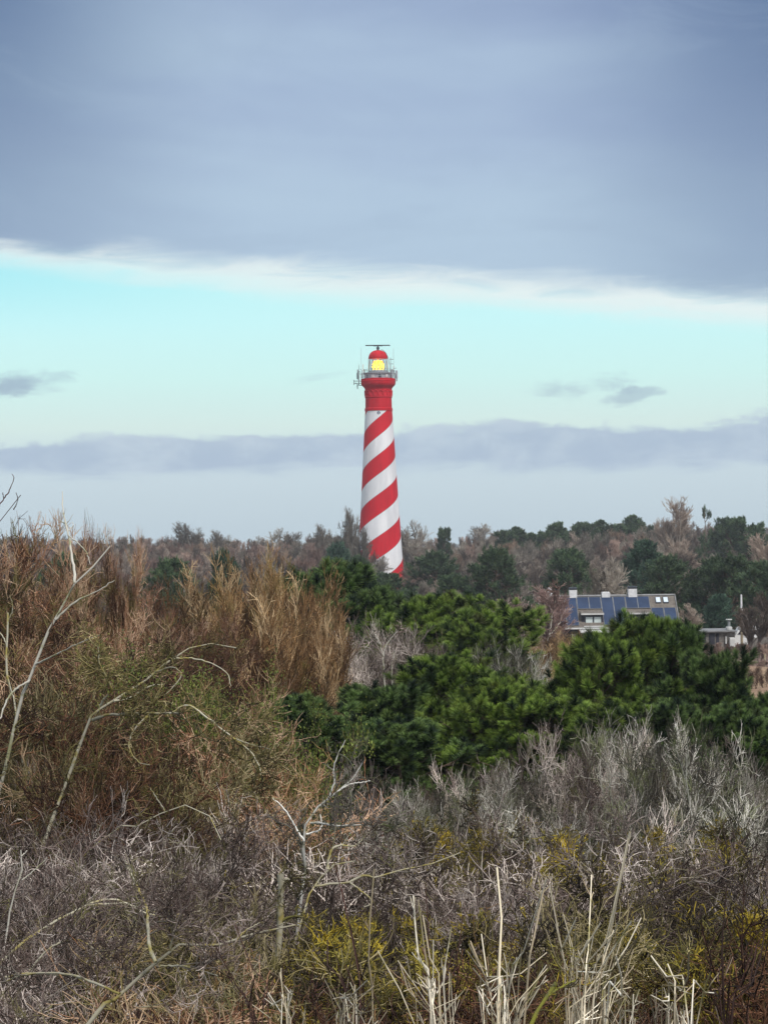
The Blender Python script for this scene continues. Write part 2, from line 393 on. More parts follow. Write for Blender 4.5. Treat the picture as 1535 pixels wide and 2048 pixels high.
def t_tangle(rng, mat):          # curly, crossing twigs
    a = stems(rng, 9, .35, 2.2, .028, 9, .20, .05, 1.0)
    b = kids(rng, a, 8, .2, 1, .8, .3, .7, 1.4, 8, .20, .07, .6, .009, curl=.10, level=.25)
    c = kids(rng, b, 7, .1, 1, .8, .3, .35, .9, 8, .26, .06, .6, .0060, curl=.22, level=.6)
    d = kids(rng, c, 8, .05, 1, .8, .35, .25, .6, 7, .22, .08, .6, .0042, curl=.18, level=.85)
    e = kids(rng, d, 3, .1, 1, .7, .35, .10, .28, 5, .22, .08, .7, .0034, curl=.18, level=1)
    A = twigmesh('tangle_wood', [a, b], mat, 6); B = twigmesh('tangle_twigs', [c, d, e], mat, 3)
    return A, B, topz(B)
def t_spiky(rng, mat):           # upward forked silvery tips
    a = stems(rng, 11, .5, 2.3, .026, 9, .13, .09, .85)
    b = kids(rng, a, 7, .15, 1, .7, .2, .6, 1.1, 9, .20, .11, .6, .009, level=.25, curl=.1)
    c = kids(rng, b, 7, .1, 1, .75, .25, .35, .85, 7, .22, .13, .6, .0062, level=.6, curl=.15)
    d = kids(rng, c, 6, .1, 1, .65, .25, .16, .45, 6, .20, .15, .65, .0046, tip=.6, level=.9, curl=.15)
    A = twigmesh('spiky_wood', [a, b], mat, 6); B = twigmesh('spiky_twigs', [c, d], mat, 3)
    return A, B, topz(B)
def t_upright(rng, mat):         # willow scrub, dense rising wands
    a = stems(rng, 26, .9, 3.4, .03, 9, .07, .10, .55)
    b = kids(rng, a, 9, .1, 1, .45, .15, .9, 1.7, 8, .09, .12, .6, .009, level=.3)
    c = kids(rng, b, 9, .1, 1, .5, .2, .35, .8, 6, .15, .13, .65, .0075, level=.7)
    d = kids(rng, c, 3, .1, .9, .55, .2, .15, .4, 4, .17, .11, .7, .006, level=1)
    A = twigmesh('willow_wood', [a, b], mat, 5); B = twigmesh('willow_twigs', [c, d], mat, 3)
    return A, B, topz(B)
def t_browntree(rng, mat):       # small bare tree, long thin shoots on top
    a = stems(rng, 5, .3, 4.6, .055, 11, .10, .07, .55, .3)
    b = kids(rng, a, 11, .2, 1, .7, .2, 1.2, 2.3, 9, .13, .09, .6, .012, level=.2)
    c = kids(rng, b, 9, .1, 1, .7, .25, .5, 1.2, 7, .16, .10, .6, .007, level=.5)
    d = kids(rng, c, 8, .1, 1, .65, .25, .22, .6, 6, .20, .10, .62, .0055, level=.8)
    e = kids(rng, d, 3, .1, 1, .6, .25, .12, .32, 4, .18, .10, .7, .0045, level=1)
    A = twigmesh('brown_wood', [a, b], mat, 6); B = twigmesh('brown_twigs', [c, d, e], mat, 3)
    return A, B, topz(B)
def t_thorn(rng, mat):           # lichened, knobbly, short twigs
    a = stems(rng, 12, .5, 2.2, .026, 9, .16, .05, 1.0)
    b = kids(rng, a, 9, .15, 1, .85, .3, .5, 1.1, 8, .2, .06, .6, .008, level=.25)
    c = kids(rng, b, 9, .1, 1, .9, .3, .25, .55, 6, .22, .06, .6, .006, level=.6)
    d = kids(rng, c, 9, .05, 1, .95, .3, .08, .24, 4, .25, .05, .7, .0044, tip=.7, level=.9)
    e = kids(rng, d, 2, .1, 1, .9, .3, .03, .09, 3, .25, .02, .8, .004, tip=.8, level=1)
    A = twigmesh('thorn_wood', [a, b], mat, 6); B = twigmesh('thorn_twigs', [c, d, e], mat, 3)
    return A, B, topz(B)
def far_tree(spread, lean, up, H=8.0, ang=.6):
    def fn(rng, mat):
        a = stems(rng, 2, .25, H*.75, .16, 8, .06, .05, lean, .35)
        b = kids(rng, a, 11, .2, 1, ang, .18, H*.28, H*.5, 7, .09, up, .6, .05, level=.2, taper=.45)
        c = kids(rng, b, 8, .15, 1, ang, .2, H*.12, H*.25, 5, .12, up, .6, .028, level=.5)
        d = kids(rng, c, 7, .1, 1, ang, .25, H*.05, H*.12, 4, .12, up, .65, .018, level=.8)
        e = kids(rng, d, 4, .1, 1, ang, .25, H*.025, H*.06, 3, .12, up, .7, .013, level=1)
        A = twigmesh('tree_wood', [a, b], mat, 5); B = twigmesh('tree_twigs', [c, d, e], mat, 3)
        return A, B, topz(B)
    return fn
def pine(H, prof, nl, n2, n3, nn, shoot, nlen, nw, bushy=.0, bare=.12, nearv=True):
    """prof: list of (height fraction, crown radius)"""
    def fn(rng, mats):
        K = 12; z = np.linspace(-.2, H*.95, K)
        tr = Br(np.stack([np.cumsum(rng.normal(0, .012*H, K)), np.cumsum(rng.normal(0, .012*H, K)), z], 1)[None], (H*.022*np.linspace(1, .15, K))[None], np.array([[.4, 0, .5]]))
        t = np.sort(rng.uniform(bare, 1, nl)); x = t*(K-1); k = np.minimum(x.astype(int), K-2); f = (x-k)[:, None]
        p = tr.P[0, k]*(1-f)+tr.P[0, k+1]*f
        a = rng.uniform(0, 2*np.pi, nl)
        Rr = np.interp(t, [q[0] for q in prof], [q[1] for q in prof])*rng.uniform(.62, 1.12, nl)*(1+.22*np.sin(a*2+rng.uniform(0, 6)))
        el = .15+.9*t**2.2
        d = np.stack([np.cos(a), np.sin(a), el], 1)
        P = walk(rng, p, d, Rr/np.sqrt(1+el*el*.5), 7, .09, .06)
        r = np.maximum(H*.007, .012)*np.linspace(1, .35, 7)[None]*np.ones((nl, 1))
        L1 = Br(P, r, rng.uniform(0, 1, (nl, 3)))
        mr = float(np.max(Rr))
        L2 = kids(rng, L1, n2, .25, 1, .75, .2, mr*.22, mr*.42, 5, .12, .10, .5, .008)
        L3 = kids(rng, L2, n3, .3, 1, .7, .2, mr*.10, mr*.2, 4, .1, .16, .6, .006, taper=.2)
        ends = np.concatenate([L1.P[:, -1], L2.P[:, -1], L3.P[:, -1], tr.P[:, -1]])
        dirs = np.concatenate([L.P[:, -1]-L.P[:, -2] for L in (L1, L2, L3, tr)]); dirs = nrm(dirs)+np.array([0, 0, .7])
        A = twigmesh('pine_wood', [tr, L1], mats[0], 7)
        V, F, T = tufts(rng, ends, dirs, nn, shoot, nlen, nw)
        V2, F2, T2 = tubes([L2, L3], 3)
        mi = np.concatenate([np.zeros(len(F), int), np.ones(len(F2), int)])
        B = npmesh('pine_needles', np.concatenate([V, V2]), [np.concatenate([F, F2+len(V)])], [mats[1], mats[0]], np.concatenate([T, T2]), mi)
        return A, B, topz(B)
    return fn
def t_ivy(rng, mats):            # low evergreen mass threaded with twigs
    a = stems(rng, 10, .4, 2.0, .02, 8, .2, .03, 1.2)
    b = kids(rng, a, 9, .1, 1, .8, .3, .5, 1.0, 7, .25, .03, .6, .006, curl=.15)
    c = kids(rng, b, 8, .1, 1, .8, .3, .2, .5, 5, .3, .03, .6, .004, curl=.25)
    pts = np.concatenate([b.P[:, 3:].reshape(-1, 3), c.P[:, 1:].reshape(-1, 3)])
    pts = pts[rng.uniform(0, 1, len(pts)) < .75]
    V, F, T = leaves(rng, pts, None, 14, .011, .05)
    A = twigmesh('ivy_wood', [a, b], mats[0], 4)
    V2, F2, T2 = tubes([c], 3); mi = np.concatenate([np.zeros(len(F), int), np.ones(len(F2), int)])
    B = npmesh('ivy_leaves', np.concatenate([V, V2]), [np.concatenate([F, F2+len(V)])], [mats[1], mats[0]], np.concatenate([T, T2]), mi)
    return A, B, topz(B)

rep('tangle_brown', M['brown'], 3, 10, t_tangle)
rep('tangle_lilac', M['lilac'], 2, 20, t_tangle)
rep('tangle_olive', M['olive'], 2, 25, t_tangle)
rep('spiky_lilac', M['lilac'], 2, 30, t_spiky)
rep('spiky_grey', M['greytw'], 2, 35, t_spiky)
rep('thorn_moss', M['moss'], 3, 40, t_thorn)
rep('spiky_red', M['redtw'], 1, 45, t_spiky)
rep('willow', M['willow'], 2, 50, t_upright)
rep('rusttree', M['rust'], 2, 60, t_browntree)
rep('browntree', M['brown'], 2, 65, t_browntree)
rep('ivy', (M['olive'], M['ivy']), 2, 70, t_ivy)
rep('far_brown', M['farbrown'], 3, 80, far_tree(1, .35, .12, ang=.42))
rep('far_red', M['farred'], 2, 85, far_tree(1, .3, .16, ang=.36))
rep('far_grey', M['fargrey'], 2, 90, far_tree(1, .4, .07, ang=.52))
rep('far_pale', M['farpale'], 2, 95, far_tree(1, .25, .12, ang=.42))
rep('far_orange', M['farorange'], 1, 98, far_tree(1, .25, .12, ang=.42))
round_prof = [(0, .9), (.25, 2.3), (.55, 2.4), (.8, 1.5), (1, .35)]
rep('pine_near', (M['pinebark'], M['needle']), 3, 100, pine(4.6, round_prof, 60, 5, 2, 150, .18, .20, .0058))
rep('pine_dark', (M['pinebark'], M['needle2']), 2, 110, pine(5.0, [(0, .7), (.25, 1.9), (.6, 1.9), (.85, 1.2), (1, .3)], 56, 5, 2, 140, .20, .21, .0064))
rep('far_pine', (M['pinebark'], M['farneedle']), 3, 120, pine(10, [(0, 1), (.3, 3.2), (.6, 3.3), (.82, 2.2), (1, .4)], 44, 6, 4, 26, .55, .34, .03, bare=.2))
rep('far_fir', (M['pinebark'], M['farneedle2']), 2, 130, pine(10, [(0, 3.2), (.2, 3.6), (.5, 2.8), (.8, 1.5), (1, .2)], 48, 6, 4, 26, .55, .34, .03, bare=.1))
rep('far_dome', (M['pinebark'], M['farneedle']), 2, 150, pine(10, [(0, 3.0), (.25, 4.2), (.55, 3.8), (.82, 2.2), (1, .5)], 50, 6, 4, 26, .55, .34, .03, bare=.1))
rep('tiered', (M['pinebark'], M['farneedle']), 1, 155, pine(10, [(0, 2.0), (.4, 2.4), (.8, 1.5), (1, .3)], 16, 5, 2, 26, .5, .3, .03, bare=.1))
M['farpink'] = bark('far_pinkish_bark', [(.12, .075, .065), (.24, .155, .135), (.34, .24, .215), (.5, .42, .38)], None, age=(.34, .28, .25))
rep('far_pink', M['farpink'], 2, 160, far_tree(1, .3, .10, ang=.45))
rep('scots', (M['pinebark'], M['farneedle']), 3, 140, pine(10, [(0, .5), (.5, 1.2), (.7, 2.8), (.88, 2.6), (1, .9)], 26, 6, 4, 26, .45, .30, .03, bare=.5))

rnd = random.Random(7)
CNT = {}
def plant(kind, name, cat, label, px, ytop, D, group=None, width=1.0, parts=('trunk', 'crown'), var=None, rz=None):
    """a tree or shrub rooted on the ground at distance D whose top the photo shows at (px, ytop)"""
    tpl = TPL[kind]; CNT[kind] = CNT.get(kind, -1)+1
    A, B, H = tpl[CNT[kind] % len(tpl) if var is None else var % len(tpl)]
    p = at(px, ytop, D); g = float(hgt(p[0], p[1]))
    s = max(p[2]-g, .4)/H
    e = empty(name, (p[0], p[1], g), rnd.uniform(0, 6.28) if rz is None else rz)
    e.scale = (s*width, s*width, s)
    mobj(parts[0], A, e); mobj(parts[1], B, e)
    tag(e, label, cat, group)
    return e
SH = ('stem', 'twigs')
ORD = ['first', 'second', 'third', 'fourth', 'fifth', 'sixth', 'seventh', 'eighth', 'ninth', 'tenth', 'eleventh', 'twelfth', 'thirteenth', 'fourteenth', 'fifteenth', 'sixteenth', 'seventeenth', 'eighteenth', 'nineteenth', 'twentieth', 'twenty-first', 'twenty-second', 'twenty-third', 'twenty-fourth', 'twenty-fifth']
def row(kinds, name, label, group, D, outline, step, dj=1.5, yj=16, width=1.0, x0=None, x1=None, cat='shrub'):
    xs = [o[0] for o in outline]; ys = [o[1] for o in outline]
    x = xs[0] if x0 is None else x0; end = xs[-1] if x1 is None else x1; n = 0
    while x <= end:
        px = x+rnd.uniform(-.25, .25)*step
        if px < 0: lab = label+', cut off by the left edge'
        elif px > 1535: lab = label+', cut off by the right edge'
        else: lab = ORD[n]+' from the left: '+label; n += 1
        plant(rnd.choice(kinds), name, cat, lab, px, float(np.interp(px, xs, ys))+rnd.uniform(-yj, yj), D+rnd.uniform(-dj, dj), group, width, SH)
        x += step

def scatter(name, label, cat, kinds, pts, kind='stuff'):
    """one object: pts rows of (x, y, scale, template index); geometry nodes place the plants"""
    srcs = []
    for k in kinds:
        for (A, B, H) in TPL[k]:
            V = []
            for q, me in enumerate((A, B)):
                srcs.append((len(srcs), bpy.data.objects.new('src', me), k))
    ntpl = len(srcs)//2
    P = np.array([[p[0], p[1], float(hgt(p[0], p[1]))-.1] for p in pts], np.float32)
    me = bpy.data.meshes.new(name); me.vertices.add(len(P)); me.vertices.foreach_set('co', P.ravel())
    rng = np.random.default_rng(5)
    a = me.attributes.new('sc', 'FLOAT', 'POINT'); a.data.foreach_set('value', np.array([p[2] for p in pts], np.float32))
    a = me.attributes.new('rz', 'FLOAT', 'POINT'); a.data.foreach_set('value', rng.uniform(0, 6.28, len(P)).astype(np.float32))
    a = me.attributes.new('ti', 'INT', 'POINT'); a.data.foreach_set('value', np.array([int(p[3]) % ntpl for p in pts], np.int32))
    o = mobj(name, me); tag(o, label, cat, None, kind)
    g = bpy.data.node_groups.new('scatter_'+name, 'GeometryNodeTree')
    g.interface.new_socket('Geometry', in_out='INPUT', socket_type='NodeSocketGeometry'); g.interface.new_socket('Geometry', in_out='OUTPUT', socket_type='NodeSocketGeometry')
    N, L = g.nodes, g.links
    gi = N.new('NodeGroupInput'); go = N.new('NodeGroupOutput'); j = N.new('GeometryNodeJoinGeometry')
    def attr(nm, ty):
        n = N.new('GeometryNodeInputNamedAttribute'); n.data_type = ty; n.inputs[0].default_value = nm
        return n.outputs[0]
    sc = attr('sc', 'FLOAT'); rz = attr('rz', 'FLOAT'); ti = attr('ti', 'INT')
    cx = N.new('ShaderNodeCombineXYZ'); L.new(rz, cx.inputs[2])
    for idx, ob, k in srcs:
        oi = N.new('GeometryNodeObjectInfo'); oi.inputs[0].default_value = ob
        cmp_ = N.new('FunctionNodeCompare'); cmp_.data_type = 'INT'; cmp_.operation = 'EQUAL'; L.new(ti, cmp_.inputs[2]); cmp_.inputs[3].default_value = idx//2
        ip = N.new('GeometryNodeInstanceOnPoints'); L.new(gi.outputs[0], ip.inputs['Points']); L.new(cmp_.outputs[0], ip.inputs['Selection'])
        L.new(oi.outputs['Geometry'], ip.inputs['Instance']); L.new(cx.outputs[0], ip.inputs['Rotation']); L.new(sc, ip.inputs['Scale'])
        L.new(ip.outputs[0], j.inputs[0])
    L.new(j.outputs[0], go.inputs[0])
    m = o.modifiers.new('scatter', 'NODES'); m.node_group = g
    return o


# ------------------------------------------------------------------ hard-surface helpers
class MB:
    def __init__(s): s.V, s.F = [], []
    def hexa(s, c8):
        o = len(s.V); s.V += [tuple(c) for c in c8]
        s.F += [tuple(o+i for i in f) for f in ((0, 3, 2, 1), (4, 5, 6, 7), (0, 1, 5, 4), (1, 2, 6, 5), (2, 3, 7, 6), (3, 0, 4, 7))]
        return s
    def box(s, x0, x1, y0, y1, z0, z1):
        return s.hexa([(x0, y0, z0), (x1, y0, z0), (x1, y1, z0), (x0, y1, z0), (x0, y0, z1), (x1, y0, z1), (x1, y1, z1), (x0, y1, z1)])
    def lathe(s, prof, n=48, cap=True, a0=0.0, cx=0, cy=0):
        o = len(s.V)
        for r, z in prof:
            for i in range(n):
                a = a0+2*math.pi*i/n; s.V.append((cx+r*math.cos(a), cy+r*math.sin(a), z))
        for k in range(len(prof)-1):
            for i in range(n):
                j = (i+1) % n; s.F.append((o+k*n+i, o+k*n+j, o+(k+1)*n+j, o+(k+1)*n+i))
        if cap:
            s.F.append(tuple(o+i for i in range(n))[::-1]); q = o+(len(prof)-1)*n; s.F.append(tuple(q+i for i in range(n)))
        return s
    def tube(s, pts, r, n=6):
        pts = [Vector(p) for p in pts]; o = len(s.V)
        for k, p in enumerate(pts):
            t = (pts[min(k+1, len(pts)-1)]-pts[max(k-1, 0)]).normalized()
            ref = Vector((0, 0, 1)) if abs(t.z) < .9 else Vector((1, 0, 0))
            u = t.cross(ref).normalized(); w = u.cross(t)
            for i in range(n):
                a = 2*math.pi*i/n; s.V.append(tuple(p+(u*math.cos(a)+w*math.sin(a))*r))
        for k in range(len(pts)-1):
            for i in range(n):
                j = (i+1) % n; s.F.append((o+k*n+i, o+k*n+j, o+(k+1)*n+j, o+(k+1)*n+i))
        s.F.append(tuple(o+i for i in range(n))[::-1]); q = o+(len(pts)-1)*n; s.F.append(tuple(q+i for i in range(n)))
        return s
    def build(s, name, mat, parent=None, smooth=False, bevel=0.0, loc=None):
        me = bpy.data.meshes.new(name); me.from_pydata(s.V, [], s.F)
        for m in (mat if isinstance(mat, (list, tuple)) else [mat]): me.materials.append(m)
        if smooth: me.polygons.foreach_set('use_smooth', [True]*len(me.polygons))
        me.update(); o = mobj(name, me, parent)
        if smooth: me.set_sharp_from_angle(angle=R(35)) if hasattr(me, 'set_sharp_from_angle') else None
        if bevel:
            b = o.modifiers.new('bevel', 'BEVEL'); b.width = bevel; b.segments = 2; b.limit_method = 'ANGLE'
        if loc: o.location = loc
        return o

# ------------------------------------------------------------------ lighthouse
SC = 447/FPX
M['steel'] = plain('galvanised_steel', (.28, .30, .32), .5, .3, .2, 2)
M['darksteel'] = plain('dark_steel', (.07, .08, .10), .5, .2, .2, 2)
M['greypaint'] = plain('grey_paint', (.42, .45, .48), .5, 0, .2, 1.5)
M['whitepaint'] = plain('white_paint', (.78, .78, .76), .5, 0, .12, 1.5)
def red_mat():
    m, nt, b = newmat('red_masonry_paint'); tc = nt.nodes.new('ShaderNodeTexCoord')
    n1 = noise(nt, tc.outputs['Object'], .5, 6, .65, sxyz=(1, 1, .25)); n2 = noise(nt, tc.outputs['Object'], 9, 3)
    setcol(nt, b, mixc(nt, n1.step(.3, .75), (.43, .007, .016, 1), (.60, .010, .024, 1))); b.inputs['Roughness'].default_value = .6; b.inputs['Specular IOR Level'].default_value = .15
    bump(nt, b, n2, .3, .03); return m
M['red'] = red_mat()
def stripe_mat(base):
    m, nt, b = newmat('spiral_striped_paint'); tc = nt.nodes.new('ShaderNodeTexCoord')
    sp = nt.nodes.new('ShaderNodeSeparateXYZ'); nt.links.new(tc.outputs['Object'], sp.inputs[0])
    x, y, z = (E(nt, sp.outputs[i]) for i in range(3))
    py = (z*-1.0+(CAMZ-base))/SC+1060.0
    th = x.f('ARCTAN2', y*-1.0)
    n = ((((py-836.0)*2.5+35.25**2).f('MAXIMUM', 1.0)).f('SQRT')-35.25)/1.25
    ne = n+th*(2/math.pi)+40.0
    fr = ne.f('MODULO', 2.0)
    white = fr.f('GREATER_THAN', 1.0)
    below = py.f('GREATER_THAN', 820.0)
    white = white*below
    n1 = noise(nt, tc.outputs['Object'], .45, 6, .65, sxyz=(1, 1, .22)); n2 = noise(nt, tc.outputs['Object'], 9, 3); n3 = noise(nt, tc.outputs['Object'], 1.6, 5, .7)
    rc = mixc(nt, n1.step(.3, .75), (.45, .007, .016, 1), (.63, .010, .024, 1))
    wc = mixc(nt, n1.step(.35, .7), (.62, .63, .65, 1), (.80, .80, .81, 1))
    wc = mixc(nt, n3.step(.6, .8)*.3, wc, (.42, .42, .40, 1))
    c = mixc(nt, white, rc, wc)
    # narrow dark seam the painters left between the colours
    d = fr.f('PINGPONG', 1.0)
    seam = (d*-1.0+1.0).f('MINIMUM', d)
    setcol(nt, b, mixc(nt, (seam*-1.0+.018).step(0, .008)*below*.55, c, (.22, .03, .06, 1)))
    b.inputs['Roughness'].default_value = .6; b.inputs['Specular IOR Level'].default_value = .15
    bk = nt.nodes.new('ShaderNodeTexWave'); bk.wave_type = 'BANDS'; bk.bands_direction = 'Z'; bk.inputs['Scale'].default_value = 3.0; nt.links.new(tc.outputs['Object'], bk.inputs[0])
    bump(nt, b, n2+E(nt, bk.outputs[1])*.3, .25, .02); return m
def glass_mat(name, tint=(.9, .95, 1), k=.12):
    m, nt, b = newmat(name); nt.nodes.remove(b)
    o = nt.nodes['Material Output']; tr = nt.nodes.new('ShaderNodeBsdfTransparent'); tr.inputs[0].default_value = c4(*tint)
    gl = nt.nodes.new('ShaderNodeBsdfGlossy'); gl.inputs['Roughness'].default_value = .03; mx = nt.nodes.new('ShaderNodeMixShader'); mx.inputs[0].default_value = k
    nt.links.new(tr.outputs[0], mx.inputs[1]); nt.links.new(gl.outputs[0], mx.inputs[2]); nt.links.new(mx.outputs[0], o.inputs[0]); return m
M['glass'] = glass_mat('lantern_glass')
def lens_mat():
    m, nt, b = newmat('lit_lens'); tc = nt.nodes.new('ShaderNodeTexCoord')
    n1 = noise(nt, tc.outputs['Object'], 1.6, 3, .6)
    c = mixc(nt, n1.step(.38, .62), (1.0, .40, .0, 1), (1.0, .80, .04, 1))
    setcol(nt, b, (.3, .25, .1, 1)); nt.links.new(c, b.inputs['Emission Color']); b.inputs['Emission Strength'].default_value = 3.2; b.inputs['Roughness'].default_value = .2
    return m
M['lens'] = lens_mat()

def lighthouse():
    p = at(761, 1150, 447); base = float(hgt(p[0], 447))-.3
    L = empty('lighthouse', (p[0], 447, base))
    tag(L, 'tall red and white spiral striped brick lighthouse with lit yellow lantern', 'lighthouse')
    Z = lambda y: CAMZ-(y-1060)*SC-base
    r = lambda hw: hw*SC
    N = 96
    prof = [(r(49.5), -1.0), (r(48.2), Z(1185)), (r(44.9), Z(1130))]+[(r(26.9+(y-820)*.0578), Z(y)) for y in range(1110, 829, -20)]+[(r(26.9), Z(822))]
    MB().lathe(prof, N).build('tower_shaft', stripe_mat(base), L, True)
    m = MB().lathe([(r(27.9), Z(821.9)), (r(27.9), Z(817)), (r(26.6), Z(816)), (r(26.3), Z(796)), (r(27.4), Z(795)), (r(27.4), Z(791)), (r(27.0), Z(790)), (r(27.0), Z(778)), (r(27.8), Z(776)), (r(30.5), Z(773)), (r(32), Z(771.5))], N)
    m.build('tower_head', M['red'], L, True)
    # corbel arches round the head
    m = MB(); na = 18
    for i in range(na):
        a0 = 2*math.pi*i/na; w = 2*math.pi/na*.42; pts = []
        for t in np.linspace(0, math.pi, 11):
            a = a0-math.cos(t)*w; z = Z(787)+math.sin(t)*.55; pts.append((r(27.3)*math.cos(a), r(27.3)*math.sin(a), z))
        pts = [(pts[0][0], pts[0][1], Z(791))]+pts+[(pts[-1][0], pts[-1][1], Z(791))]
        m.tube(pts, .12, 6)
    m.build('arch_frieze', M['red'], L, True)
    MB().lathe([(r(32.6), Z(771.4)), (r(33.4), Z(769.5)), (r(34.3), Z(768)), (r(34.3), Z(763.5)), (r(34.9), Z(763)), (r(34.9), Z(761.6)), (r(34.3), Z(761.2)), (r(34.5), Z(757.6)), (r(33.4), Z(757.4))], N).build('gallery', M['red'], L, True)
    # railing of the gallery
    m = MB()
    for i in range(40):
        a = 2*math.pi*i/40; x, y = r(34)*math.cos(a), r(34)*math.sin(a); m.tube([(x, y, Z(757.4)), (x, y, Z(746.5))], .035, 4)
    for zz in (746.5, 750, 753.6):
        m.tube([(r(34)*math.cos(t), r(34)*math.sin(t), Z(zz)) for t in np.linspace(0, 2*math.pi, 49)], .035, 4)
    m.build('gallery_railing', M['greypaint'], L)
    MB().lathe([(r(26.5), Z(757.3)), (r(26.5), Z(748.6))], 24).build('watch_room', M['greypaint'], L)
    for i in range(24):
        a = 2*math.pi*(i+.5)/24
        if i % 2 == 0:
            c, s_ = math.cos(a), math.sin(a); rr = r(26.55); h = .30
            def q(u, d, z): return ((rr+d)*c-u*s_, (rr+d)*s_+u*c, z)
            MB().hexa([q(-h, -.02, Z(756)), q(h, -.02, Z(756)), q(h, .06, Z(756)), q(-h, .06, Z(756)), q(-h, -.02, Z(750)), q(h, -.02, Z(750)), q(h, .06, Z(750)), q(-h, .06, Z(750))]).build('window', M['darksteel'] if i % 4 else M['whitepaint'], L)
    MB().lathe([(r(28.6), Z(748.5)), (r(29.4), Z(747.4)), (r(29.4), Z(746)), (r(21), Z(745.6)), (r(20.6), Z(742.6)), (r(19.6), Z(742.2))], N).build('lantern_deck', M['steel'], L, True)
    m = MB()
    for i in range(28):
        a = 2*math.pi*i/28; x, y = r(29)*math.cos(a), r(29)*math.sin(a); m.tube([(x, y, Z(746)), (x, y, Z(739))], .028, 4)
    m.tube([(r(29)*math.cos(t), r(29)*math.sin(t), Z(739)) for t in np.linspace(0, 2*math.pi, 49)], .03, 4)
    m.build('deck_railing', M['steel'], L)
    MB().lathe([(r(19), Z(742.1)), (r(18.4), Z(717.2))], 32, cap=False).build('lantern_glass', M['glass'], L, True)
    m = MB()                                        # diagonal glazing bars
    for i in range(16):
        for sgn in (-1, 1):
            a, b = 2*math.pi*i/16, 2*math.pi*(i+.5*sgn)/16
            m.tube([(r(19.15)*math.cos(a+(b-a)*t), r(19.15-.6*t)*math.sin(a+(b-a)*t), Z(742.1-25*t)) for t in np.linspace(0, 1, 6)], .05, 4)
    m.build('glazing_bars', M['greypaint'], L)
    MB().lathe([(r(14), Z(742)), (r(14), Z(740)), (r(6), Z(739.5)), (r(5), Z(745))][:3], 24).build('lens_plinth', M['whitepaint'], L, True)
    lp = [(r(5), Z(744)+.25)]+[(r(12)*math.sin(t)**.55+.12*math.sin(k*2.1)*.5, Z(732)-math.cos(t)*r(12.2)) for k, t in enumerate(np.linspace(.25, math.pi-.25, 16))]
    MB().lathe(lp[1:], 20).build('lens', M['lens'], L, True)
    m = MB()
    for i in range(8):
        a = 2*math.pi*(i+.3)/8; m.tube([(r(11.5)*math.cos(a), r(11.5)*math.sin(a), Z(742)), (r(11.5)*math.cos(a), r(11.5)*math.sin(a), Z(718))], .03, 4)
    for zz in (722, 727, 732, 737):
        rr = r(12.3*math.sin(math.pi*(zz-718.5)/26)**.5); m.tube([(rr*math.cos(t), rr*math.sin(t), Z(zz)) for t in np.linspace(0, 2*math.pi, 25)], .025, 4)
    m.build('lens_frame', M['darksteel'], L)
    dp = [(r(19.2), Z(717.4)), (r(19.4), Z(716))]+[(r(18.5)*math.cos(t)**.85, Z(716)+r(15.6)*math.sin(t)) for t in np.linspace(0, math.pi/2*.93, 12)]
    MB().lathe(dp, 48).build('dome', M['red'], L, True)
    m = MB()
    for i in range(12):
        a = 2*math.pi*i/12; m.tube([((r(18.7)*math.cos(t)**.85)*math.cos(a), (r(18.7)*math.cos(t)**.85)*math.sin(a), Z(716)+r(15.7)*math.sin(t)) for t in np.linspace(0, 1.45, 10)], .035, 4)
    m.build('dome_rib', M['red'], L)
    m = MB().lathe([(r(3.2), Z(701.5)), (r(2.4), Z(700)), (r(2.2), Z(698)), (r(3.1), Z(697)), (r(3.2), Z(694.5)), (r(1.6), Z(693.5)), (r(1.3), Z(691.5))], 16)
    post = m.build('radar_post', M['darksteel'], L, True)
    m = MB().hexa([(-2.55, -.16, Z(691.3)), (2.5, -.16, Z(691.6)), (2.5, .16, Z(691.6)), (-2.55, .16, Z(691.3)), (-2.55, -.16, Z(689.3)), (2.5, -.16, Z(689.6)), (2.5, .16, Z(689.6)), (-2.55, .16, Z(689.3))])
    m.box(-.9, .9, -.13, .13, Z(692.2), Z(691.5)); m.build('radar_scanner', M['darksteel'], post)
    # handrail hoop and ladder over the dome, right hand side
    for dy in (-.25, .25):
        MB().tube([(r(6), dy, Z(699.2)), (r(10), dy, Z(700)), (r(16), dy, Z(706)), (r(20.5), dy, Z(716)), (r(22.5), dy, Z(728)), (r(23.2), dy, Z(746))], .045, 5).build('dome_ladder_rail', M['steel'], L)
    # antennas and aerial boxes on the gallery
    def mast(x, y, z0, z1, rad, mat): MB().tube([(r(x), y, Z(z0)), (r(x), y, Z(z1))], rad, 5).build('whip_aerial', mat, L)
    mast(-33.5, -.6, 750, 696, .028, M['greypaint']); mast(31, -.4, 752, 697, .03, M['greypaint']); mast(-38.5, -.3, 752, 729, .05, M['steel'])
    mast(-30, 1.4, 748, 727, .09, M['whitepaint']); mast(31, .9, 750, 731, .1, M['whitepaint'])
    m = MB().tube([(r(25), -.3, Z(756)), (r(25), -.3, Z(716))], .06, 5)
    for zz in (719, 728): m.tube([(r(23), -.3, Z(zz)), (r(31), -.3, Z(zz))], .05, 5)
    m.tube([(r(28.5), -.3, Z(742)), (r(32), -.3, Z(737)), (r(37), -.3, Z(736.4))], .05, 5)
    m.build('aerial_frame', M['steel'], L)
    for x0, x1, y0, y1, d in ((-42, -40, 738, 758, .1), (-39.6, -37.8, 741, 766, -.5), (-43, -41.3, 745, 757, .5)):
        MB().box(r(x0), r(x1), d-.2, d+.2, Z(y1), Z(y0)).build('panel_aerial', M['steel'], L, bevel=.04)
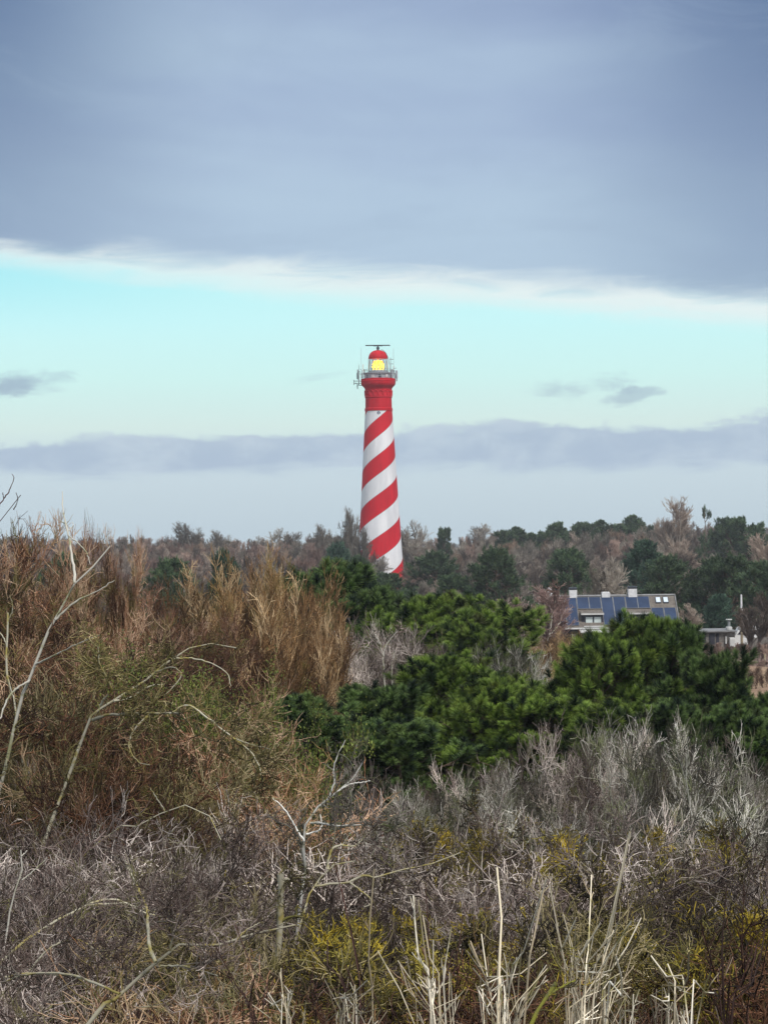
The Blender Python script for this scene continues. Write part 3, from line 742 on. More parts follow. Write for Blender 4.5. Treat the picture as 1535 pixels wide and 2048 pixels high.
    for x0, x1, y0, y1, d in ((25.5, 29, 740, 757, -.5), (34.5, 38.8, 741, 757, -.1), (29.6, 33, 740, 747, .4), (35.5, 38, 748, 763, -.6)):
        MB().box(r(x0), r(x1), d-.3, d+.3, Z(y1), Z(y0)).build('equipment_box', M['greypaint'], L, bevel=.05)
    m = MB()                                        # outrigger brackets on the left
    for zz in (761.5, 766): m.tube([(r(-48), -.1, Z(zz)), (r(-34), -.1, Z(zz))], .06, 5)
    m.tube([(r(-48.4), -.1, Z(759)), (r(-48.4), -.1, Z(769))], .08, 6); m.tube([(r(-45), -.1, Z(764)), (r(-43.6), -.1, Z(768))], .05, 5)
    m.tube([(r(-39), -.1, Z(757)), (r(-39), -.1, Z(770)), (r(-32), -.1, Z(770))], .09, 5)
    m.build('aerial_bracket', M['darksteel'], L)
    MB().hexa([(r(-42.5), -.2, Z(777)), (r(-41), -.2, Z(777.6)), (r(-41), .1, Z(777.6)), (r(-42.5), .1, Z(777)), (r(-42.8), -.2, Z(768)), (r(-40.5), -.2, Z(768)), (r(-40.5), .1, Z(768)), (r(-42.8), .1, Z(768))]).build('drop_aerial', M['darksteel'], L)
    for x0, y0 in ((-36, 744), (-33, 741), (-27, 741)):
        MB().tube([(r(x0), -.5, Z(750)), (r(x0+.5), -.5, Z(y0)), (r(x0-2.5), -.5, Z(y0-3))], .05, 5).build('aerial_hook', M['steel'], L)
    # round badge on the white field below the head
    bz = Z(826.6); br = r(27.3)
    e = empty('badge'); e.parent = L; e.location = (0, -br, bz)
    def disc(name, rad, y0, mat, n=24):
        m = MB(); V = [(rad*math.cos(2*math.pi*i/n), y0, rad*math.sin(2*math.pi*i/n)) for i in range(n)]+[(rad*math.cos(2*math.pi*i/n), .16, rad*math.sin(2*math.pi*i/n)) for i in range(n)]
        m.V = V; m.F = [tuple(range(n))[::-1], tuple(range(n, 2*n))]+[(i, (i+1) % n, n+(i+1) % n, n+i) for i in range(n)]; return m.build(name, mat, e)
    disc('badge_disc', r(3.2), -.06, M['badge'])
    MB().box(-.055, .055, -.09, -.05, -.24, .22).box(-.12, .12, -.085, -.055, .09, .13).box(-.15, .15, -.085, -.055, -.22, -.16).build('badge_mark', M['whitepaint'], e)
    MB().box(-.42, -.1, -.02, .2, -.78, -.72).box(-.03, .4, -.02, .2, -.78, -.72).build('badge_caption', M['greypaint'], e)
    return L
M['badge'] = plain('badge_blue', (.04, .07, .16), .5)
lighthouse()

# ------------------------------------------------------------------ house
M['panel'] = None
def panel_mat():
    m, nt, b = newmat('solar_cells'); tc = nt.nodes.new('ShaderNodeTexCoord')
    bk = nt.nodes.new('ShaderNodeTexBrick'); nt.links.new(tc.outputs['UV'], bk.inputs[0])
    nz = noise(nt, tc.outputs['Object'], .7, 4)
    n2 = noise(nt, tc.outputs['Object'], 8, 3)
    setcol(nt, b, mixc(nt, nz.step(.35, .65), (.012, .028, .070, 1), (.022, .044, .10, 1))); b.inputs['Roughness'].default_value = .22; b.inputs['Specular IOR Level'].default_value = .5
    nt.nodes.remove(bk); bump(nt, b, n2, .04, .01); return m
M['panel'] = panel_mat()
def tile_mat():
    m, nt, b = newmat('roof_tiles'); tc = nt.nodes.new('ShaderNodeTexCoord')
    w = nt.nodes.new('ShaderNodeTexBrick'); mp = nt.nodes.new('ShaderNodeMapping'); mp.inputs['Rotation'].default_value = (R(90), 0, 0)
    nt.links.new(tc.outputs['Object'], mp.inputs[0]); nt.links.new(mp.outputs[0], w.inputs[0]); w.inputs['Scale'].default_value = 3.2
    w.inputs['Color1'].default_value = (.11, .09, .075, 1); w.inputs['Color2'].default_value = (.19, .16, .135, 1); w.inputs['Mortar'].default_value = (.09, .08, .07, 1); w.inputs['Mortar Size'].default_value = .03
    nz = noise(nt, tc.outputs['Object'], 1.5, 5)
    setcol(nt, b, mixc(nt, nz.step(.4, .7)*.35, w.outputs[0], (.26, .24, .20, 1))); b.inputs['Roughness'].default_value = .85
    bump(nt, b, E(nt, w.outputs[1])*-1.0, .5, .04); return m
M['tile'] = tile_mat()
M['darkwall'] = plain('dark_boards_and_doorway_shade', (.035, .035, .05), .7, 0, .3, 2)
M['trimwhite'] = plain('white_trim', (.58, .58, .56), .5, 0, .12, 2)
M['greytrim'] = plain('weathered_grey_trim', (.25, .25, .25), .7, 0, .25, 2)
M['palepane'] = plain('pale_pane', (.55, .62, .60), .5, 0, .12, 1.5)
M['skyglass'] = plain('skylight_glass', (.62, .70, .76), .08, 0, .05, 1, 1)
M['darkglass'] = plain('dark_window_glass', (.02, .025, .04), .08, 0, .1, 1, 1)
M['render'] = plain('white_render', (.74, .74, .74), .85, 0, .16, 3)
M['zinc'] = plain('zinc', (.30, .32, .32), .5, .4, .2, 3)
M['planks'] = plain('grey_planks', (.22, .20, .18), .85, 0, .35, 5)
M['postwood'] = plain('weathered_post', (.40, .33, .22), .85, 0, .3, 5)
def house():
    D = 190.0; k = D/FPX; X0 = 1230.0; p = at(X0, 1256, D); g = 3.7
    H = empty('house', (p[0], D, g)); tag(H, 'house with blue solar panels, two dormers and white chimneys on a tiled roof', 'house')
    zc = p[2]+(1256-1256)
    Z = lambda y: p[2]-(y-1256)*k-g
    X = lambda x: (x-X0)*k
    yt, yb = 1193.0, 1254.0                                     # ridge and eave as seen
    ze, zr = Z(yb), Z(yt); run = 3.35                           # horizontal run of the front slope
    def Yv(v): return run*(1-v)                                 # v 0 at ridge, 1 at eave; eave at local y=0
    def S3(x, y, off=0.0):                                      # photo pixel on the slope -> local point, off along the normal
        v = (y-yt)/(yb-yt); n = Vector((0, -(zr-ze), run)).normalized()
        return Vector((X(x), Yv(v), zr+(ze-zr)*v))+n*off
    def slab(x0, x1, y0, y1, o0, o1): return [S3(x0, y1, o0), S3(x1, y1, o0), S3(x1, y0, o0), S3(x0, y0, o0), S3(x0, y1, o1), S3(x1, y1, o1), S3(x1, y0, o1), S3(x0, y0, o1)]
    xl, xr = X(1101), X(1358)
    # walls: prism with gables
    m = MB(); m.V = [(xl+.2, .45, -1), (xr-.2, .45, -1), (xr-.2, run*2-.4, -1), (xl+.2, run*2-.4, -1), (xl+.2, .45, ze-.1), (xr-.2, .45, ze-.1), (xr-.2, run*2-.4, ze-.1), (xl+.2, run*2-.4, ze-.1), (xl+.2, run, zr-.22), (xr-.2, run, zr-.22)]
    m.F = [(0, 1, 5, 4), (1, 2, 6, 9, 5), (2, 3, 7, 6), (3, 0, 4, 8, 7), (4, 5, 9, 8), (6, 7, 8, 9), (0, 3, 2, 1)]; m.build('wall', M['darkwall'], H)
    m = MB().hexa(slab(1100, 1359, yt, yb, -.14, 0.0)); b = [(v.x, 2*run-v.y, v.z) for v in slab(1100, 1359, yt, yb, -.14, 0.0)]
    m.hexa([b[i] for i in (1, 0, 3, 2, 5, 4, 7, 6)]); roof = m.build('roof', M['tile'], H)
    MB().hexa(slab(1100, 1359, yt-.4, yt+2.2, .002, .07)).build('ridge_cap', M['greytrim'], roof)
    MB().box(X(1099.5), X(1359.6), -.22, -.04, ze-.16, ze-.02).build('gutter', M['trimwhite'], H, bevel=.02)
    MB().hexa(slab(1358.0, 1359.8, yt, yb, -.10, .10)).build('verge_board', M['greytrim'], roof)
    full, sht = (1197.5, 1251), (1197.5, 1219.5)
    cols = [(1109, full), (1133.5, full), (1158.5, sht), (1182.8, sht), (1207.5, full), (1232, full), (1257, sht), (1281, sht), (1306.5, (1219.8, 1250.5)), (1331.5, (1219.8, 1250.5))]
    for x, (a, b_) in cols:
        P_ = MB().hexa(slab(x+.9, x+23.6, a, b_, .03, .085)).build('solar_panel', M['panel'], H)
        m = MB()
        for q in ((x+.1, x+.9, a-.4, b_+.4), (x+23.6, x+24.3, a-.4, b_+.4)): m.hexa(slab(*q, .03, .10))
        for q in ((x+.9, x+23.6, a-.4, a), (x+.9, x+23.6, b_, b_+.4)): m.hexa(slab(*q, .03, .10))
        m.build('panel_frame', M['greytrim'], P_)
    for x in (1317.8, 1333.2):
        f = MB().hexa(slab(x, x+11, 1198.5, 1210, .01, .10)).build('skylight', M['darksteel'], H)
        MB().hexa(slab(x+1.2, x+9.8, 1199.6, 1208.9, .10, .115)).build('pane', M['skyglass'], f)
    for x0, lit in ((1162, True), (1259, False)):               # dormers
        yf = .55; x1 = x0+46
        d = MB().box(X(x0+1.5), X(x1-1.5), yf, yf+1.9, Z(1253), Z(1228.5)).build('dormer', M['darkwall'], H)
        MB().hexa([(X(x0), yf-.28, Z(1229.2)), (X(x1), yf-.28, Z(1229.2)), (X(x1), yf+2.6, Z(1222)), (X(x0), yf+2.6, Z(1222)), (X(x0), yf-.28, Z(1226.2)), (X(x1), yf-.28, Z(1226.2)), (X(x1), yf+2.6, Z(1219.6)), (X(x0), yf+2.6, Z(1219.6))]).build('dormer_roof', M['tile'], d)
        MB().box(X(x0+.2), X(x1-.2), yf-.36, yf-.285, Z(1229.4), Z(1226.3)).build('fascia', M['trimwhite'], d)
        for wx in ((x0+8.5, x0+24.5), (x0+25.3, x0+41.5)):
            f = MB().box(X(wx[0]), X(wx[1]), yf-.05, yf-.003, Z(1249.8), Z(1232.2)).build('window', M['darksteel'], d)
            MB().box(X(wx[0]+1.3), X(wx[1]-1.3), yf-.07, yf-.052, Z(1248.3), Z(1234)).build('pane', M['palepane'] if lit else M['darkglass'], f)  # pale panes in the left dormer, dark glass in the right
        MB().box(X(x0+5), X(x1-.5), yf-.6, yf-.08, Z(1253.6), Z(1251.2)).build('sill', M['trimwhite'], d, bevel=.02)
    for x0, x1, y0, cap in ((1144.5, 1160, 1181, 1), (1264.2, 1281.8, 1180, 1), (1210.5, 1227, 1187, 0), (1102, 1110, 1176, 0)):
        c = MB().box(X(x0), X(x1), run-.35, run+.4, zr-.5, Z(y0)).build('chimney', M['render'], H, bevel=.02)
        if cap:
            MB().box(X(x0+.6), X(x1-.6), run-.31, run+.36, Z(y0)+.002, Z(y0-1.5)).box(X(x0-.2), X(x1+.2), run-.42, run+.48, Z(y0-2.1), Z(y0-5)).build('chimney_cap', M['darksteel'], c)
        elif x0 > 1200:
            m = MB()
            for i in range(4): m.box(X(x0+1.5+i*3.8), X(x0+3.6+i*3.8), run-.2, run+.2, Z(y0)+.002, Z(y0-1.6))
            m.build('flue', M['render'], c)
    # ground floor front: awning, glass door, window bands
    MB().hexa([(X(1157), -1.5, Z(1263.5)), (X(1219), -1.5, Z(1263.5)), (X(1219), .40, Z(1259.5)), (X(1157), .40, Z(1259.5)), (X(1157), -1.5, Z(1261.6)), (X(1219), -1.5, Z(1261.6)), (X(1219), .40, Z(1257.8)), (X(1157), .40, Z(1257.8))]).build('awning', M['trimwhite'], H)
    for x0, x1, a, b_ in ((1143, 1152, 1268, 1300), (1166, 1190, 1270, 1300), (1192, 1216, 1270, 1300), (1300, 1340, 1268, 1290)):
        f = MB().box(X(x0), X(x1), .36, .447, Z(b_), Z(a)).build('window', M['trimwhite'] if x0 == 1143 else M['darksteel'], H)
        MB().box(X(x0+1.2), X(x1-1.2), .34, .358, Z(b_-1.2), Z(a+1.2)).build('pane', M['palepane'] if x0 == 1143 else M['darkglass'], f)
    # ---- flat roofed shed beside it
    q = at(1425, 1262, D+2); g2 = float(hgt(q[0], D+2))-.3; X1 = lambda x: (x-1425)*k; Z1 = lambda y: q[2]-(y-1262)*k-g2
    Sd = empty('shed', (q[0], D+2, g2)); tag(Sd, 'low flat roofed dark shed with a stove pipe, right of the solar house', 'shed')
    MB().box(X1(1384), X1(1469), .1, 4.4, -.4, Z1(1264.3)).build('wall', M['planks'], Sd)
    MB().box(X1(1381), X1(1472), -.25, 4.7, Z1(1264.2), Z1(1261.6)).build('roof', M['greytrim'], Sd)
    for x0, x1 in ((1396, 1410), (1417, 1428), (1431, 1437)): MB().box(X1(x0), X1(x1), .04, .097, Z1(1290), Z1(1267)).build('doorway', M['darkwall'], Sd)  # flat dark slabs stand in for the shade inside the openings
    MB().box(X1(1456.5), X1(1467.5), -.5, .098, Z1(1297), Z1(1275.5)).build('door', M['trimwhite'], Sd, bevel=.05)
    MB().box(X1(1449.3), X1(1451.6), -.1, .098, Z1(1288), Z1(1273.5)).build('post', M['trimwhite'], Sd)
    fl = MB().lathe([(.13, Z1(1263)), (.13, Z1(1241.6))], 14, cx=X1(1461.2), cy=1.2).build('stove_pipe', M['zinc'], Sd, True)
    MB().lathe([(.16, Z1(1261.5)), (.29, Z1(1261)), (.29, Z1(1255.6)), (.2, Z1(1254.8))], 14, cx=X1(1461.2), cy=1.2).build('pipe_base', M['trimwhite'], fl, True)
    MB().lathe([(.27, Z1(1241.5)), (.29, Z1(1240.6)), (.27, Z1(1239.4))], 14, cx=X1(1461.2), cy=1.2).build('pipe_cap', M['trimwhite'], fl, True)
    # ---- tall pole
    q = at(1481, 1189, D-3); gz = float(hgt(q[0], D-3))-.4
    P_ = empty('pole', (q[0], D-3, gz)); tag(P_, 'tall slim pale wooden pole between the shed and the plank fence', 'pole')
    hh = q[2]-gz
    MB().lathe([(.13, 0), (.10, hh*.66)], 12).build('pole_shaft', M['postwood'], P_, True)
    MB().lathe([(.10, hh*.66+.002), (.075, hh-.02), (.03, hh)], 12).build('pole_top', M['render'], P_, True)
    # ---- white van
    V = van(at(1493.5, 1285, D+4))
    # ---- plank fence
    a, b2 = at(1502, 1275, D+1), at(1560, 1275, D+5)
    gz = float(hgt(a[0], a[1])); Fn = empty('fence', (a[0], a[1], gz)); tag(Fn, 'grey vertical plank fence at the far right behind the brown hedge', 'fence')
    n = 26; m = MB(); zt = a[2]-gz
    for i in range(n):
        t = i/n; x, y = (b2[0]-a[0])*t, (b2[1]-a[1])*t; hz = zt+rnd.uniform(-.05, .05)-.15*t
        m.box(x, x+(b2[0]-a[0])/n*.86, y, y+.03, -.4, hz)
    m.build('fence_planks', M['planks'], Fn)
    for t in (0, .33, .66, 1):
        x, y = (b2[0]-a[0])*t, (b2[1]-a[1])*t; MB().box(x-.05, x+.05, y+.08, y+.18, -.5, zt+.08).build('post', M['planks'], Fn)
    # ---- field posts
    for i, (px, ) in enumerate(((1479,), (1503,), (1528,))):
        q = at(px, 1309, 166); gz = float(hgt(q[0], 166)); o = MB().lathe([(.075, -.5), (.075, q[2]-gz), (.03, q[2]-gz+.04)], 8).build('field_post', M['postwood'], None, True)
        o.location = (q[0], 166, gz); tag(o, ORD[i]+' from the left: weathered wooden post on the slope in front of the hedge', 'fence post', 'fence posts on the slope below the hedge')
def van(p):
    g = float(hgt(p[0], p[1]))+.1; o = empty('van', (p[0], p[1], g)); tag(o, 'white van with a dark window band half hidden behind the pole', 'van')
    # side view outline, long side towards the camera
    pr = [(-1.9, .45), (-1.95, 1.15), (-1.75, 1.35), (-1.15, 2.0), (-.9, 2.08), (1.6, 2.08), (1.8, 1.95), (1.85, .45)]
    s = .52; m = MB(); n = len(pr)
    m.V = [(x*s*1.3, -.8, z) for x, z in pr]+[(x*s*1.3, .8, z) for x, z in pr]
    m.F = [tuple(range(n)), tuple(range(n, 2*n))[::-1]]+[(i, n+i, n+(i+1) % n, (i+1) % n) for i in range(n)]
    m.build('body', M['whitepaint'], o, bevel=.06)
    MB().hexa([(-1.0, -.84, 1.42), (1.0, -.84, 1.42), (1.0, -.79, 1.42), (-1.0, -.79, 1.42), (-.72, -.84, 1.78), (1.0, -.84, 1.78), (1.0, -.79, 1.78), (-.72, -.79, 1.78)]).build('window', M['darkglass'], o)
    for x in (-.75, .72):
        for y in (-.82, .66):
            m = MB(); N = 20
            m.V = [(x+.3*math.cos(2*math.pi*i/N), y, .3+.3*math.sin(2*math.pi*i/N)) for i in range(N)]+[(x+.3*math.cos(2*math.pi*i/N), y+.18, .3+.3*math.sin(2*math.pi*i/N)) for i in range(N)]
            m.F = [tuple(range(N)), tuple(range(N, 2*N))[::-1]]+[(i, N+i, N+(i+1) % N, (i+1) % N) for i in range(N)]
            m.build('wheel', M['darksteel'], o)
    return o
house()

# ------------------------------------------------------------------ far wood (reads as one mass)
rg = np.random.default_rng(11)
SKY = ([-200, 0, 200, 330, 430, 560, 620, 700, 800, 900, 1000, 1100, 1200, 1300, 1400, 1535, 1750], [1068, 1072, 1078, 1076, 1080, 1078, 1074, 1072, 1072, 1080, 1066, 1062, 1052, 1046, 1050, 1052, 1050])
KINDS = ['far_brown', 'far_red', 'far_grey', 'far_orange']
def kindidx(k):
    o = 0
    for q in KINDS:
        if q == k: return o, len(TPL[q])
        o += len(TPL[q])
def meanH(i):
    L_ = [t[2] for q in KINDS for t in TPL[q]]; return L_[i]
pts = []
for D0, dy, n in ((650, -1, 85), (590, 2, 85), (545, 6, 80), (515, 12, 75), (490, 20, 70), (468, 30, 62), (452, 40, 55)):
    for i in range(n):
        px = -180+(1900*(i+rg.uniform(0, 1))/n); D = D0+rg.uniform(-14, 14)
        if 690 < px < 830 and D < 465: continue
        y = np.interp(px, *SKY)+dy-2+rg.uniform(-4, 6); p = at(px, y, D); g = float(hgt(p[0], D))
        kind = rg.choice(['far_brown', 'far_red', 'far_grey', 'far_orange'], p=[.42, .38, .16, .04] if px < 700 else [.46, .16, .34, .04])
        o, c = kindidx(kind); ti = o+int(rg.integers(c)); pts.append((p[0], D, max(p[2]-g, 3)/meanH(ti), ti))
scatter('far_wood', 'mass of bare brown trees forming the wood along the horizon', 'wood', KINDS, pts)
# nearer belt of bare scrub that closes the view below the wood
pts = []
for D0, y0, n in ((430, 1112, 40), (405, 1124, 36), (370, 1136, 34), (335, 1150, 30), (300, 1166, 28), (262, 1186, 24), (235, 1204, 24), (214, 1216, 20)):
    for i in range(n):
        px = -150+(1850*(i+rg.uniform(0, 1))/n); D = D0+rg.uniform(-8, 8)
        if 1060 < px < 1560 and D < 226: continue
        if 700 < px < 820 and D > 400: continue
        y = y0+rg.uniform(-8, 14)-(8 if px < 650 else 0)+(26 if 1130 < px < 1400 and D < 300 else 0); p = at(px, y, D); g = float(hgt(p[0], D))
        kind = rg.choice(['far_brown', 'far_red', 'far_grey', 'far_orange'], p=[.5, .3, .15, .05] if px < 700 else [.5, .1, .38, .02])
        o, c = kindidx(kind); ti = o+int(rg.integers(c)); pts.append((p[0], D, max(p[2]-g, 2)/meanH(ti), ti))
scatter('scrub_belt', 'lower belt of bare brown scrub in front of the far wood', 'scrub', KINDS, pts)

# ------------------------------------------------------------------ trees one can tell apart in the middle distance
def T(kind, cat, label, px, y, D, w=1.0, group=None, name=None):
    nm = name or {'far_pine': 'pine_tree', 'far_fir': 'conifer', 'scots': 'pine_tree', 'far_dome': 'pine_tree', 'tiered': 'conifer'}.get(kind, 'bare_tree')
    return plant(kind, nm, cat, label, px, y, D, group, w)
T('far_fir', 'pine', 'rounded blue-green pine at the left foot of the lighthouse', 668, 1087, 330, 1.0)
T('far_pine', 'pine', 'dark green pine overlapping the left base of the lighthouse', 712, 1112, 312, .85)
T('far_dome', 'pine', 'low dark pine directly below the lighthouse', 772, 1146, 285, 1.5)
T('far_dome', 'pine', 'broad dark green pine right of the lighthouse base', 858, 1104, 330, 1.5)
T('far_dome', 'pine', 'low green pine below the broad pine right of the lighthouse', 905, 1150, 262, 1.4)
T('far_dome', 'pine', 'big round dark pine between the lighthouse and the solar house', 990, 1096, 262, 1.3)
T('far_dome', 'pine', 'conical dark pine left of the left chimney of the solar house', 1138, 1098, 290, 1.2)
T('far_fir', 'pine', 'pointed dense dark conifer behind the right chimney of the solar house', 1281, 1082, 268, 1.15)
T('far_dome', 'pine', 'broad grey-green pine behind the right end of the tiled roof', 1345, 1112, 250, 1.3)
T('far_pine', 'pine', 'pale green pine above the low shed', 1410, 1116, 248, 1.3)
T('far_pine', 'pine', 'green pine above the tall slim pole', 1466, 1110, 244, 1.3)
T('far_pine', 'pine', 'dark pine filling the gap above the plank fence', 1530, 1122, 236, 1.3)
T('far_fir', 'pine', 'dark squat conifer close behind the shed roof', 1432, 1190, 214, 1.5)
T('far_pine', 'pine', 'dark green pine cut by the right edge above the wood', 1585, 1120, 250, 1.3)
T('scots', 'pine', 'tall dark pine crown rising over the brown wood near the right edge', 1448, 1036, 440, 1.3)
T('scots', 'pine', 'dark pine crown at the right edge of the skyline', 1492, 1034, 430, 1.3)
T('tiered', 'pine', 'slim tiered conifer standing up beside the big bare tree on the skyline', 1411, 1014, 455, .6)
for i, (px, y) in enumerate(((1008, 1060), (1030, 1054), (1056, 1066), (1085, 1062), (1118, 1044), (1140, 1052), (1168, 1044), (1186, 1056), (1208, 1040), (1232, 1048), (1266, 1030), (1290, 1044))):
    T('scots', 'pine', ORD[i]+' from the left of the small dark pine crowns on the right skyline', px, y, 505+i*3, 1.15, 'dark pine crowns on the right skyline')
T('scots', 'pine', 'small dark palm shaped pine on the skyline just right of the lighthouse', 884, 1055, 480, .7)
T('far_pine', 'pine', 'dark green bushy pine among brown trees left of centre', 350, 1118, 210, 1.1)
T('far_pine', 'pine', 'dark pine seen through the bare trees at the upper left', 128, 1108, 190, 1.3)
T('far_fir', 'pine', 'small pale green pine behind the orange willow scrub', 448, 1104, 150, .7)
T('far_pale', 'bare tree', 'big pale bare tree fanning out above the right skyline', 1352, 997, 452, 1.15)
T('far_pale', 'bare tree', 'pale tan bare tree filling the slope under the big skyline tree', 1372, 1085, 380, 1.5)
T('far_pale', 'bare tree', 'tan bare tree cut by the right edge of the photo', 1528, 1070, 330, 1.3)
T('far_grey', 'bare tree', 'tall thin grey bare tree against the sky left of the lighthouse', 697, 1018, 470, .6)
T('far_grey', 'bare tree', 'grey bare tree against the sky just right of the lighthouse', 822, 1044, 470, .9)
T('far_grey', 'bare tree', 'wide bare tree alone against the sky above the left wood', 362, 1046, 560, 1.3)
T('far_grey', 'bare tree', 'bare grey tree low in front of the white stripe at the lighthouse foot', 770, 1112, 425, 1.1)
T('far_grey', 'bare tree', 'thin bare tree overlapping the left edge of the lighthouse', 728, 1056, 428, .55)
T('far_red', 'bare tree', 'reddish bare crown in front of the lowest red stripe', 740, 1096, 435, .7)
T('far_grey', 'bare tree', 'hazy grey tree clump beyond the wood on the right', 972, 1048, 700, 1.3)
T('far_grey', 'bare tree', 'bare bushy crown against the sky at the middle left', 432, 1062, 560, 1.2)
T('far_grey', 'bare tree', 'low rounded bare crown on the skyline left of the tall thin tree', 560, 1058, 560, 1.2)
T('far_grey', 'bare tree', 'bare crown on the skyline close to the tall thin tree', 640, 1050, 540, 1.0)
T('far_grey', 'bare tree', 'pale bare tree with white limbs behind the roof ridge', 1212, 1118, 225, .8)
T('far_pink', 'bare tree', 'pinkish bare tree hiding the left end of the solar house', 1106, 1172, 166, 1.35)
T('far_pink', 'bare tree', 'pinkish grey bare tree left of the house with a pale trunk', 1035, 1190, 166, 1.2)
T('far_brown', 'bare tree', 'dark spreading bare tree right of the tall pole', 1500, 1188, 181, 1.5)
T('far_brown', 'bare tree', 'olive brown bare bush at the right gable of the house', 1376, 1208, 205, 1.3)
for px in range(1385, 1555, 22):
    plant('far_red', 'hedge_shrub', 'shrub', (ORD[(px-1385)//22]+' from the left: red-brown shrub of the hedge below shed and fence') if px < 1535 else 'red-brown hedge shrub cut off by the right edge', px, 1286+rnd.uniform(-4, 3), 176+rnd.uniform(-1, 1), 'red-brown hedge shrubs', 1.5, SH)
for px in range(1400, 1560, 30):
    plant('far_red', 'heath_shrub', 'shrub', (ORD[(px-1400)//30]+' from the left: low brown heath shrub below the hedge') if px < 1535 else 'low brown heath shrub below the hedge, cut off by the right edge', px, 1318+rnd.uniform(-4, 6), 158+rnd.uniform(-3, 3), 'low heath shrubs on the slope', 2.2, SH)
for px, y, D in ((1440, 1338, 135), (1462, 1342, 130), (1500, 1326, 142), (1530, 1330, 140), (1455, 1366, 108), (1550, 1350, 125), (1470, 1350, 122), (1478, 1386, 98)):
    plant('far_red', 'russet_shrub', 'shrub', (ORD[sum(q < px for q in (1440, 1462, 1500, 1530, 1455, 1470, 1478))]+' from the left: low russet shrub beside the tan field') if px < 1535 else 'low russet shrub beside the tan field, cut off by the right edge', px, y, D, 'russet shrubs round the tan field', 2.0, SH)
for px, y in ((1492, 1334), (1507, 1330), (1525, 1338), (1545, 1330)):
    plant('spiky_red', 'sapling', 'shrub', (ORD[(1492, 1507, 1525, 1545).index(px)]+' from the left: thin dark leafless sapling on the tan field'), px, y, 112+rnd.uniform(-3, 3), 'dark saplings on the tan field', .7, SH)
for px, y, D in ((990, 1300, 98), (1025, 1290, 104), (1062, 1290, 110), (1098, 1296, 112), (1050, 1330, 92), (1100, 1345, 90), (1015, 1340, 88), (1122, 1262, 118), (1150, 1276, 112)):
    plant('willow', 'pink_scrub', 'shrub', ORD[sum(q < px for q in (990, 1025, 1062, 1098, 1050, 1100, 1015, 1122, 1150))]+' from the left: pinkish scrub between the central and right pines', px, y, D, 'pink scrub below the house', 1.3, SH)
# ------------------------------------------------------------------ pines of the middle ground
def P(kind, label, px, y, D, w=1.0): return plant(kind, 'pine_tree', 'pine', label, px, y, D, None, w)
P('pine_dark', 'upright dark pine left of centre, its top under the lighthouse', 668, 1126, 84, 1.4)
P('pine_dark', 'dark pine shoulder right of the upright pine', 738, 1176, 82, 1.3)
P('pine_near', 'round topped green pine in the centre below the lighthouse', 875, 1190, 78, 1.5)
P('pine_near', 'green pine on the right flank of the round topped pine', 945, 1250, 72, 1.2)
P('pine_near', 'big green pine crown in the centre above the grey thicket', 900, 1312, 56, 1.5)
P('pine_near', 'green pine right of the big central crown', 1005, 1355, 53, 1.25)
P('pine_dark', 'low dark pine at the left end of the central pine group', 618, 1392, 50, 1.55)
P('pine_dark', 'low dark pine between the left pine and the central crown', 730, 1368, 54, 1.5)
P('pine_near', 'bright green pine in front of the house awning', 1190, 1268, 55, 1.05)
P('pine_near', 'tallest green pine hiding the middle of the solar house', 1270, 1232, 57, 1.0)
P('pine_dark', 'dark green pine in front of the low shed', 1348, 1246, 57, 1.0)
P('pine_dark', 'dark pine sloping down to the tan field on the right', 1405, 1300, 54, 1.0)
P('pine_near', 'low green pine filling between the two big pine groups', 1110, 1392, 52, 1.6)
P('pine_near', 'low dark green pine under the right pine group', 1230, 1400, 50, 1.6)
P('pine_dark', 'dark green pine cut by the right edge of the photo', 1560, 1378, 52, .9)
P('pine_dark', 'low dark pine under the slope of the right pine group', 1350, 1400, 50, 1.4)
P('pine_dark', 'dark pine low at the right between the pine group and the edge', 1475, 1408, 50, 1.3)
P('pine_dark', 'lowest dark pine in the shade behind the silvery tips', 820, 1440, 49, 1.8)

# ------------------------------------------------------------------ shrubs of the middle ground

def some(kind, name, cat, group, items, parts=SH):
    """items: (px, ytop, D, width, label)"""
    for px, y, D, w, lab in items: plant(kind, name, cat, lab, px, y, D, group, w, parts)
some('willow', 'willow_shrub', 'shrub', 'orange willow scrub', [
    (425, 1165, 62, .8, 'orange-brown willow at the left shoulder of the dense dome'),
    (478, 1122, 64, .8, 'orange-brown willow with the highest wands of the dome'),
    (525, 1120, 63, .8, 'orange-brown willow in the middle of the dome of wands'),
    (580, 1140, 60, .65, 'orange-brown willow beside the upright dark pine'),
    (612, 1225, 57, .45, 'lower orange willow at the foot of the upright dark pine'),
    (500, 1180, 56, .9, 'orange-brown willow in front of the dome, centre'),
    (550, 1230, 55, .7, 'orange-brown willow low at the right front of the dome'),
    (430, 1235, 54, .8, 'orange-brown willow low at the left front of the dome')])
some('spiky_lilac', 'grey_shrub', 'shrub', 'grey shrubs in the hollow', [
    (px, y, D, .75, 'pale grey-pink shrub in the hollow between the pines, '+w) for px, y, D, w in
    ((690, 1262, 70, 'against the upright dark pine'), (738, 1240, 72, 'left of the pale snag tips'), (790, 1244, 71, 'right of the pale snag tips'), (835, 1262, 70, 'against the round topped pine'), (715, 1300, 68, 'low left of the snag'), (780, 1310, 67, 'low around the snag'))])
some('spiky_grey', 'reedy_shrub', 'shrub', 'silvery stalks behind the central pines', [
    (px, y, 70, .6, 'silvery stalks rising behind the central pines, '+w) for px, y, w in ((1000, 1278, 'the taller clump'), (1030, 1300, 'the lower clump'))])
